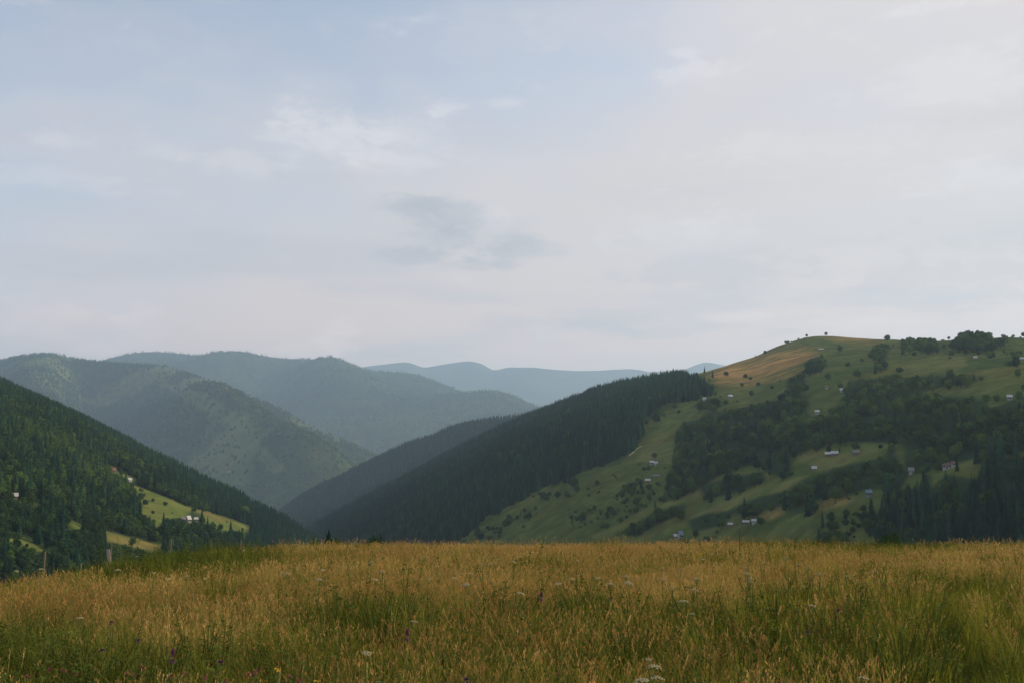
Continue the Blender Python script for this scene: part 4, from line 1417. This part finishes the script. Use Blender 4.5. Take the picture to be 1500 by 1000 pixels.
def tuft(kind, seed):
    r_ = random.Random(seed)
    s = Shape()
    U = r_.uniform

    def xy(rad):
        a, q = U(0, 6.28), rad * math.sqrt(U(0, 1))
        return q * math.cos(a), q * math.sin(a)
    if kind == 'dry':
        for _ in range(19):
            seed_stem(s, *xy(.19), U(.2, .46), U(.1, .7), U(0, 6.28), 1, 0, r_, U(.7, 1.15))
        for _ in range(16):
            blade(s, *xy(.18), U(.16, .34), U(.004, .008), U(.2, .9), U(0, 6.28), 1, r_)
        mats = [M_DRY, M_STRAW]
    elif kind == 'fine':
        for _ in range(9):
            seed_stem(s, *xy(.18), U(.2, .42), U(.1, .8), U(0, 6.28), 1, 0, r_, U(.9, 1.5), .003)
        for _ in range(18):
            blade(s, *xy(.18), U(.16, .36), U(.003, .006), U(.2, 1.0), U(0, 6.28), 2, r_)
        mats = [M_DRY, M_STRAW, M_GREEN]
    elif kind == 'green':
        for _ in range(30):
            blade(s, *xy(.18), U(.24, .5), U(.004, .008), U(.1, .8), U(0, 6.28), 0, r_)
        mats = [M_GREEN]
    elif kind == 'herb':
        for _ in range(7):
            x, y = xy(.12)
            h, az, le = U(.28, .54), U(0, 6.28), U(.1, .5)
            s.tube((x, y, 0), (x + math.cos(az) * le * h, y + math.sin(az) * le * h, h), .004, .002, 0, 3)
            for q in range(11):
                f = U(.25, 1)
                c = Vector((x + math.cos(az) * le * h * f, y + math.sin(az) * le * h * f, h * f))
                a2, l = U(0, 6.28), U(.025, .058)
                d = Vector((math.cos(a2), math.sin(a2), U(-.2, .5))) * l
                sd_ = Vector((-math.sin(a2), math.cos(a2), 0)) * l * U(.18, .34)
                s.poly((c, c + d * .5 - sd_, c + d, c + d * .5 + sd_), 0)
        for _ in range(10):
            blade(s, *xy(.15), U(.2, .42), U(.005, .009), U(.2, .9), U(0, 6.28), 1, r_)
        mats = [M_HERB, M_GREEN]
    else:
        for _ in range(4):
            x, y = xy(.14)
            h = U(.3, .46)
            seed_stem(s, x, y, h, U(.02, .25), U(0, 6.28), 1, 0, r_, 1.1)
        for _ in range(10):
            blade(s, *xy(.15), U(.18, .36), U(.004, .008), U(.2, .9), U(0, 6.28), 1, r_)
        mats = [M_RUST, M_STRAW]
    return s.mesh(kind + '_tuft', mats)


TK = ['dry', 'fine', 'green', 'herb', 'rust']
TUFTS = [tuft(k, 900 + 31 * q + i) for i, k in enumerate(TK) for q in range(4)]

n = 330000
Y = np.sqrt(rng.uniform(3.0 ** 2, 84.0 ** 2, n))
A_per = 0.68 * (84.0 ** 2 - 9)
cand = n / (A_per)                     # candidates per square metre
want = np.interp(Y, [3, 8, 14, 24, 40, 55, 84], [58, 58, 50, 38, 26, 12, 6])
X = rng.uniform(-.68, .68, n) * Y + rng.uniform(-1.5, 1.5, n)
ok = rng.random(n) < want / cand
X, Y = X[ok], Y[ok]
Zg = meadow_z(X, Y)
px, py = pix(X, Y, Zg + 0.35)
# green hollows and herb patches in the meadow, right-hand ones greener to stand for shade: (photo x, y, half width, half height, strength)
patches = [(190, 822, 150, 17, 2.2), (60, 830, 70, 12, 1.6), (330, 818, 50, 9, .7), (490, 892, 55, 12, 1.2), (570, 892, 60, 14, 1.0), (200, 878, 40, 14, .9), (60, 935, 110, 30, 1.6), (250, 965, 160, 40, .6), (940, 835, 35, 8, 1.0), (1300, 803, 110, 6, 1.0), (1160, 800, 80, 5, .6),
           (1150, 865, 60, 7, .9), (1180, 868, 40, 6, .8), (845, 885, 60, 16, .8), (640, 925, 130, 25, .6), (930, 950, 220, 40, .45), (1330, 880, 80, 18, .7), (1440, 850, 90, 20, .6), (1230, 960, 160, 40, .55), (1420, 950, 90, 45, .8), (730, 885, 50, 10, .6), (320, 862, 30, 6, .9), (1060, 900, 40, 14, .6), (410, 905, 60, 20, .5), (1390, 915, 25, 40, .9)]
gr = 0.65 * fbm(X / 2.6, Y / 2.6, 301, 4) + 0.35 * fbm(X / 9, Y / 9, 302, 3)
pn = fbm(X / 1.3, Y / 1.3, 309, 3)
for a, b, w, hgt, amt in patches:
    gr += 0.85 * amt * (.75 + .9 * pn) * np.exp(-((px - a) / w) ** 2 - ((py - b) / hgt) ** 2)
gr += 0.28 * sstep(860, 985, py) + 0.10
rust = fbm(X / 3.5, Y / 3.5, 303, 3) + .35 * sstep(200, 0, px) * sstep(880, 845, py) + .2 * np.exp(-((px - 1180) / 160) ** 2)
u = rng.random(len(X))
pg = np.clip(0.13 + 0.95 * gr, 0.05, 0.95)
kind = np.where(u < pg, np.where(rng.random(len(X)) < np.clip(.22 + .4 * (gr - .4), .1, .6), 3, 2), np.where(rng.random(len(X)) < np.clip(.06 + .4 * rust, .02, .35), 4, np.where(rng.random(len(X)) < .55, 0, 1)))
sc_ = rng.uniform(.75, 1.2, len(X)) * (1 + .12 * fbm(X / 5, Y / 5, 305, 2))
# two narrow furrows on the right, where the grass is short
for xr, w_ in ((0.0, .27), (.66, .2)):
    furrow = np.exp(-((X - xr - .437 * Y - .08 * np.sin(Y * .9)) / w_) ** 2) * sstep(19, 11, Y)
    sc_ *= 1 - .62 * furrow
    kind = np.where((furrow > .4) & (kind != 3), 2, kind)
sc_ = np.where((kind >= 2) & (kind < 4) & (np.abs(px - 190) < 170) & (py < 836), sc_ * 1.12, sc_)
tint = np.clip(.5 + .75 * fbm(X / 3, Y / 3, 306, 4) + .2 * rng.normal(size=len(X)), 0, 1)
tilt = .22
rot = np.stack([rng.normal(0, .12, len(X)), rng.normal(0, .12, len(X)) - .05, rng.uniform(0, 6.28, len(X))], 1)
scl = np.stack([sc_ * np.interp(Y, [10, 60], [1, 1.7]), sc_ * np.interp(Y, [10, 60], [1, 1.7]), sc_], 1)
idx = kind * 4 + rng.integers(0, 4, len(X))
sc_ = np.where(rng.random(len(X)) < np.interp(Y, [18, 30], [.02, .07]), sc_ * 1.4, sc_)
scl = np.stack([scl[:, 0], scl[:, 1], sc_], 1)
pts = np.stack([X, Y, Zg - .02], 1)
for nm, ks, lab in (('dry_grass', (0, 1, 4), 'tall golden seeding grass covering the meadow'), ('green_grass', (2, 3), 'green grass and leafy herbs between the golden grass')):
    q = np.isin(kind, ks)
    remap = {k: i for i, k in enumerate(ks)}
    ii = np.array([remap[k] for k in kind[q]]) * 4 + idx[q] % 4
    o = instancer(nm, pts[q], rot[q], scl[q], ii, tint[q], [TUFTS[k * 4 + j] for k in ks for j in range(4)])
    tag(o, lab, 'grass', None, 'stuff')
print('TUFTS', len(X))

# ------------------------------------------------------------------ flowers one can tell apart
M_PETAL = plain('white_petals', (0.25, 0.225, 0.135), 0.8, 0.1)
M_STEM = plain('flower_stem', (0.08, 0.12, 0.03), 0.8, 0.1)
M_PURPLE = plain('purple_petals', (0.11, 0.035, 0.095), 0.8, 0.1)
M_PINK = plain('clover_petals', (0.19, 0.05, 0.065), 0.8, 0.1)
M_YELLOW = plain('yellow_petals', (0.60, 0.42, 0.04), 0.8, 0.1)


def umbel_head(seed, rad=.05):
    r_ = random.Random(seed)
    s = Shape()
    n = 17
    for k in range(n):
        q = rad * math.sqrt((k + .5) / n)
        a = 2.4 * k + r_.uniform(-.2, .2)
        c = Vector((q * math.cos(a), q * math.sin(a), -.35 * q * q / rad + r_.uniform(-.003, .003)))
        w = rad * r_.uniform(.2, .28)
        rim = [c + Vector((w * math.cos(t), w * math.sin(t), -.004)) for t in (0, 1.05, 2.1, 3.14, 4.19, 5.24)]
        top_ = c + Vector((0, 0, .006))
        for j in range(6):
            s.poly((top_, rim[j], rim[(j + 1) % 6]), 0)
    return s


def umbel_stem(seed, h, rad=.05):
    r_ = random.Random(seed)
    s = Shape()
    b = (r_.uniform(-.04, .04), r_.uniform(-.04, .04), 0)
    s.tube(b, (0, 0, h - .06), .004, .003, 0, 5)
    for k in range(9):
        a = 2.4 * k
        q = rad * math.sqrt((k + .5) / 9)
        s.tube((0, 0, h - .065), (q * math.cos(a), q * math.sin(a), h - .006 - .35 * q * q / rad), .0015, .001, 0, 3)
    for k in range(3):
        a, z = r_.uniform(0, 6.28), h * r_.uniform(.2, .7)
        s.poly(((0, 0, z), (math.cos(a) * .06 - math.sin(a) * .015, math.sin(a) * .06 + math.cos(a) * .015, z + .04), (math.cos(a) * .12, math.sin(a) * .12, z + .03), (math.cos(a) * .06 + math.sin(a) * .015, math.sin(a) * .06 - math.cos(a) * .015, z + .04)), 0)
    return s


HS = .56
UH = [umbel_head(k).mesh('flower_head', [M_PETAL]) for k in range(5)]
US = [umbel_stem(k, HS).mesh('stem', [M_STEM]) for k in range(5)]


def ball_head(seed, rad, tall, mat):
    r_ = random.Random(seed)
    s = Shape()
    for k in range(46):
        u_, ph = r_.uniform(-.5, 1), r_.uniform(0, 6.28)
        c = math.sqrt(1 - u_ * u_)
        d = Vector((c * math.cos(ph), c * math.sin(ph), u_ * tall))
        e = Vector((-math.sin(ph), math.cos(ph), 0)) * rad * .25
        p = d * rad
        s.poly((p * .3, p * .8 - e, p * 1.1, p * .8 + e), 0)
    return s.mesh('flower_head', [mat])


def plain_stem(h):
    s = Shape()
    s.tube((.02, .01, 0), (0, 0, h), .0035, .0025, 0, 5)
    for k in range(4):
        a, z = 2.1 * k, h * (.2 + .17 * k)
        s.poly(((0, 0, z), (math.cos(a) * .05 - math.sin(a) * .01, math.sin(a) * .05 + math.cos(a) * .01, z + .04), (math.cos(a) * .1, math.sin(a) * .1, z + .03), (math.cos(a) * .05 + math.sin(a) * .01, math.sin(a) * .05 - math.cos(a) * .01, z + .04)), 0)
    return s.mesh('stem', [M_STEM])


def flower(nm, cat, px_, py_, h, head, stem, hs, label, group, size=1.0, tilt_=(0, 0)):
    x, y, z = solve_meadow(px_, py_, h)
    if y > 60:
        y = 44.0
        x = float(ray(px_, py_)[0]) * y
        z = float(meadow_z(np.array(x), np.array(y)))
    t = empty(nm, (x, y, z), px_ * 1.3)
    tag(t, label, cat, group)
    k = h / hs
    o = bpy.data.objects.new('stem', stem)
    COL.objects.link(o)
    o.parent = t
    o.scale = (1, 1, k)
    o = bpy.data.objects.new('flower_head', head)
    COL.objects.link(o)
    o.parent = t
    o.location = (0, 0, h)
    o.scale = (size, size, size)
    o.rotation_euler = (tilt_[0], tilt_[1], 0)


UMB = [
    (958, 973, 'largest white umbel near the bottom edge of the meadow', 1.15), (963, 989, 'lowest white umbel right of two others at the bottom edge', 1.1), (940, 992, 'frayed white umbel left of the lowest one', 1.25), (950, 963, 'small umbel just above the largest white umbel', .6),
    (537, 953, 'white umbel alone in the green lower middle of the meadow', 1.0), (607, 908, 'white umbel on the right rim of the dark green patch', .9), (682, 854, 'bright flat umbel in the golden middle of the meadow', 1.3), (893, 853, 'bright umbel left of the green herb patch', 1.2),
    (921, 851, 'wide umbel on the front of the green herb patch', 1.4), (665, 845, 'umbel just up and left of the bright flat one', 1.0), (875, 845, 'umbel between the bright one and the herb patch', 1.0), (838, 846, 'umbel in the golden grass left of the herb patch', 1.0),
    (628, 846, 'first of two umbels in the golden grass left of the bright flat one', 1.0), (550, 847, 'umbel far left in the golden middle band', 1.0), (1265, 990, 'pale umbel at the bottom edge in the right part', .9), (1190, 885, 'umbel below the dark green hollow on the right', .9),
    (117, 903, 'lone white umbel in the left dry grass', .9), (467, 847, 'wide umbel in the dry grass right of the green strip', 1.3), (473, 833, 'umbel above the wide one right of the green strip', 1.0), (273, 842, 'umbel under the tall green strip', 1.1),
    (1013, 897, 'yellowish umbel on the green right of centre', .8), (997, 878, 'small umbel left of the shaded green hollow', .9),
]
for k, (a, b, lab, sz_) in enumerate(UMB):
    flower('umbel_flower', 'flower', a, b, HS, UH[k % 5], US[k % 5], HS, lab, 'white umbels in the meadow', sz_ * .68, (random.uniform(-.2, .2), random.uniform(-.25, .1)))
SMALL = [(713, 790), (723, 813), (717, 824), (707, 824), (753, 821), (760, 805), (908, 799), (817, 853), (543, 822), (763, 867), (970, 830), (917, 842), (997, 832), (1095, 838), (1098, 845), (1097, 850), (1170, 825), (1182, 829), (1092, 830), (1052, 797), (1017, 862), (1003, 878), (1077, 800),
         (1043, 810), (1063, 802), (357, 805), (173, 833), (25, 829), (60, 832), (730, 818), (688, 838), (640, 828), (560, 835), (1150, 815), (1120, 822), (990, 812), (1012, 806), (1030, 818), (1066, 815), (1085, 808), (955, 808), (880, 812), (846, 820), (1200, 838), (1240, 842), (1280, 834), (970, 846), (1020, 845), (985, 858),
         (420, 838), (225, 838), (300, 846), (200, 812), (247, 846), (180, 812), (770, 796), (800, 800), (835, 806), (690, 806), (620, 815)]
for k, (a, b) in enumerate(SMALL):
    reg = 'near the left fence posts' if a < 450 else ('in the golden grass of the middle crest' if a < 940 else 'in the golden grass right of centre below the crest')
    flower('umbel_flower', 'flower', a, b, HS + random.uniform(-.06, .1), UH[k % 5], US[k % 5], HS, 'small white umbel ' + reg, 'small white umbels ' + reg, random.uniform(.45, .8), (random.uniform(-.2, .2), random.uniform(-.2, .2)))

PH = [ball_head(k, .022, .9, M_PURPLE) for k in range(2)] + [ball_head(5, .02, 3.2, M_PURPLE)]
PK = [ball_head(8 + k, .017, 1.0, M_PINK) for k in range(2)]
YH = [ball_head(12, .016, .5, M_YELLOW)]
PS = plain_stem(.5)
PURP = [(150, 953, 0, 'round purple flower in the dark green patch on the left'), (203, 938, 1, 'purple pink flower above the round purple one'), (253, 963, 2, 'tall purple flower spike at the lower left'), (323, 970, 0, 'purple flower right of the tall purple spike'), (163, 912, 1, 'dull purple flower in the left dry grass'),
        (793, 875, 2, 'purple spike in the golden grass near the middle'), (895, 877, 1, 'pinkish purple flower left of the green herb patch'), (597, 932, 2, 'purple spike right of the dark green patch'), (683, 996, 0, 'purple flower on the bottom edge near the middle'), (1182, 926, 0, 'purple flower in the right green grass'), (1228, 894, 1, 'bluish purple flower on the right')]
for k, (a, b, q, lab) in enumerate(PURP):
    flower('purple_flower', 'flower', a, b, .5, PH[q], PS, .5, lab, 'purple flowers in the meadow', 1.0)
for k, (a, b) in enumerate([(93, 982), (73, 980), (110, 986), (363, 988), (373, 985), (380, 980), (438, 996), (197, 988), (210, 978), (272, 986), (187, 985), (250, 990), (300, 992), (425, 990), (330, 996), (40, 990)]):
    flower('clover_flower', 'flower', a, b, .45, PK[k % 2], PS, .5, 'small pinkish red clover flower at the lower left of the meadow', 'red clover at the lower left', random.uniform(.8, 1.2))
for k, (a, b, lab) in enumerate([(405, 979, 'yellow flower at the bottom left of centre'), (408, 982, 'second yellow flower touching the first one'), (463, 997, 'yellow flower on the bottom edge')]):
    flower('yellow_flower', 'flower', a, b, .48, YH[0], PS, .5, lab, 'yellow flowers', 1.0)

# the tall dark dock stalk on the crest
x, y, z = solve_meadow(1083, 806, .45)
s = Shape()
s.tube((0, 0, 0), (0.02, 0, .98), .008, .004, 0, 5)
r_ = random.Random(4)
for k in range(60):
    zz, a = r_.uniform(.45, .98), r_.uniform(0, 6.28)
    p, l = Vector((.02 * zz, 0, zz)), r_.uniform(.02, .05)
    d = Vector((math.cos(a), math.sin(a), .6)) * l
    e = Vector((-math.sin(a), math.cos(a), 0)) * .008
    s.poly((p, p + d * .5 - e, p + d, p + d * .5 + e), 0)
o = bpy.data.objects.new('dock_stalk', s.mesh('dock_stalk', [plain('dock_brown', (0.10, 0.05, 0.03), .9, .1)]))
COL.objects.link(o)
o.location = (x, y, z)
tag(o, 'single tall brown dock stalk sticking up on the meadow crest', 'plant')

# ------------------------------------------------------------------ render look
scene.view_settings.view_transform = 'Standard'
scene.view_settings.look = 'None'
scene.view_settings.exposure = 0.42
scene.view_settings.gamma = 1.0
scene.view_settings.use_curve_mapping = False
cy = scene.cycles
cy.max_bounces = 5
cy.diffuse_bounces = 3
cy.transmission_bounces = 3
cy.volume_bounces = 1
cy.use_denoising = True
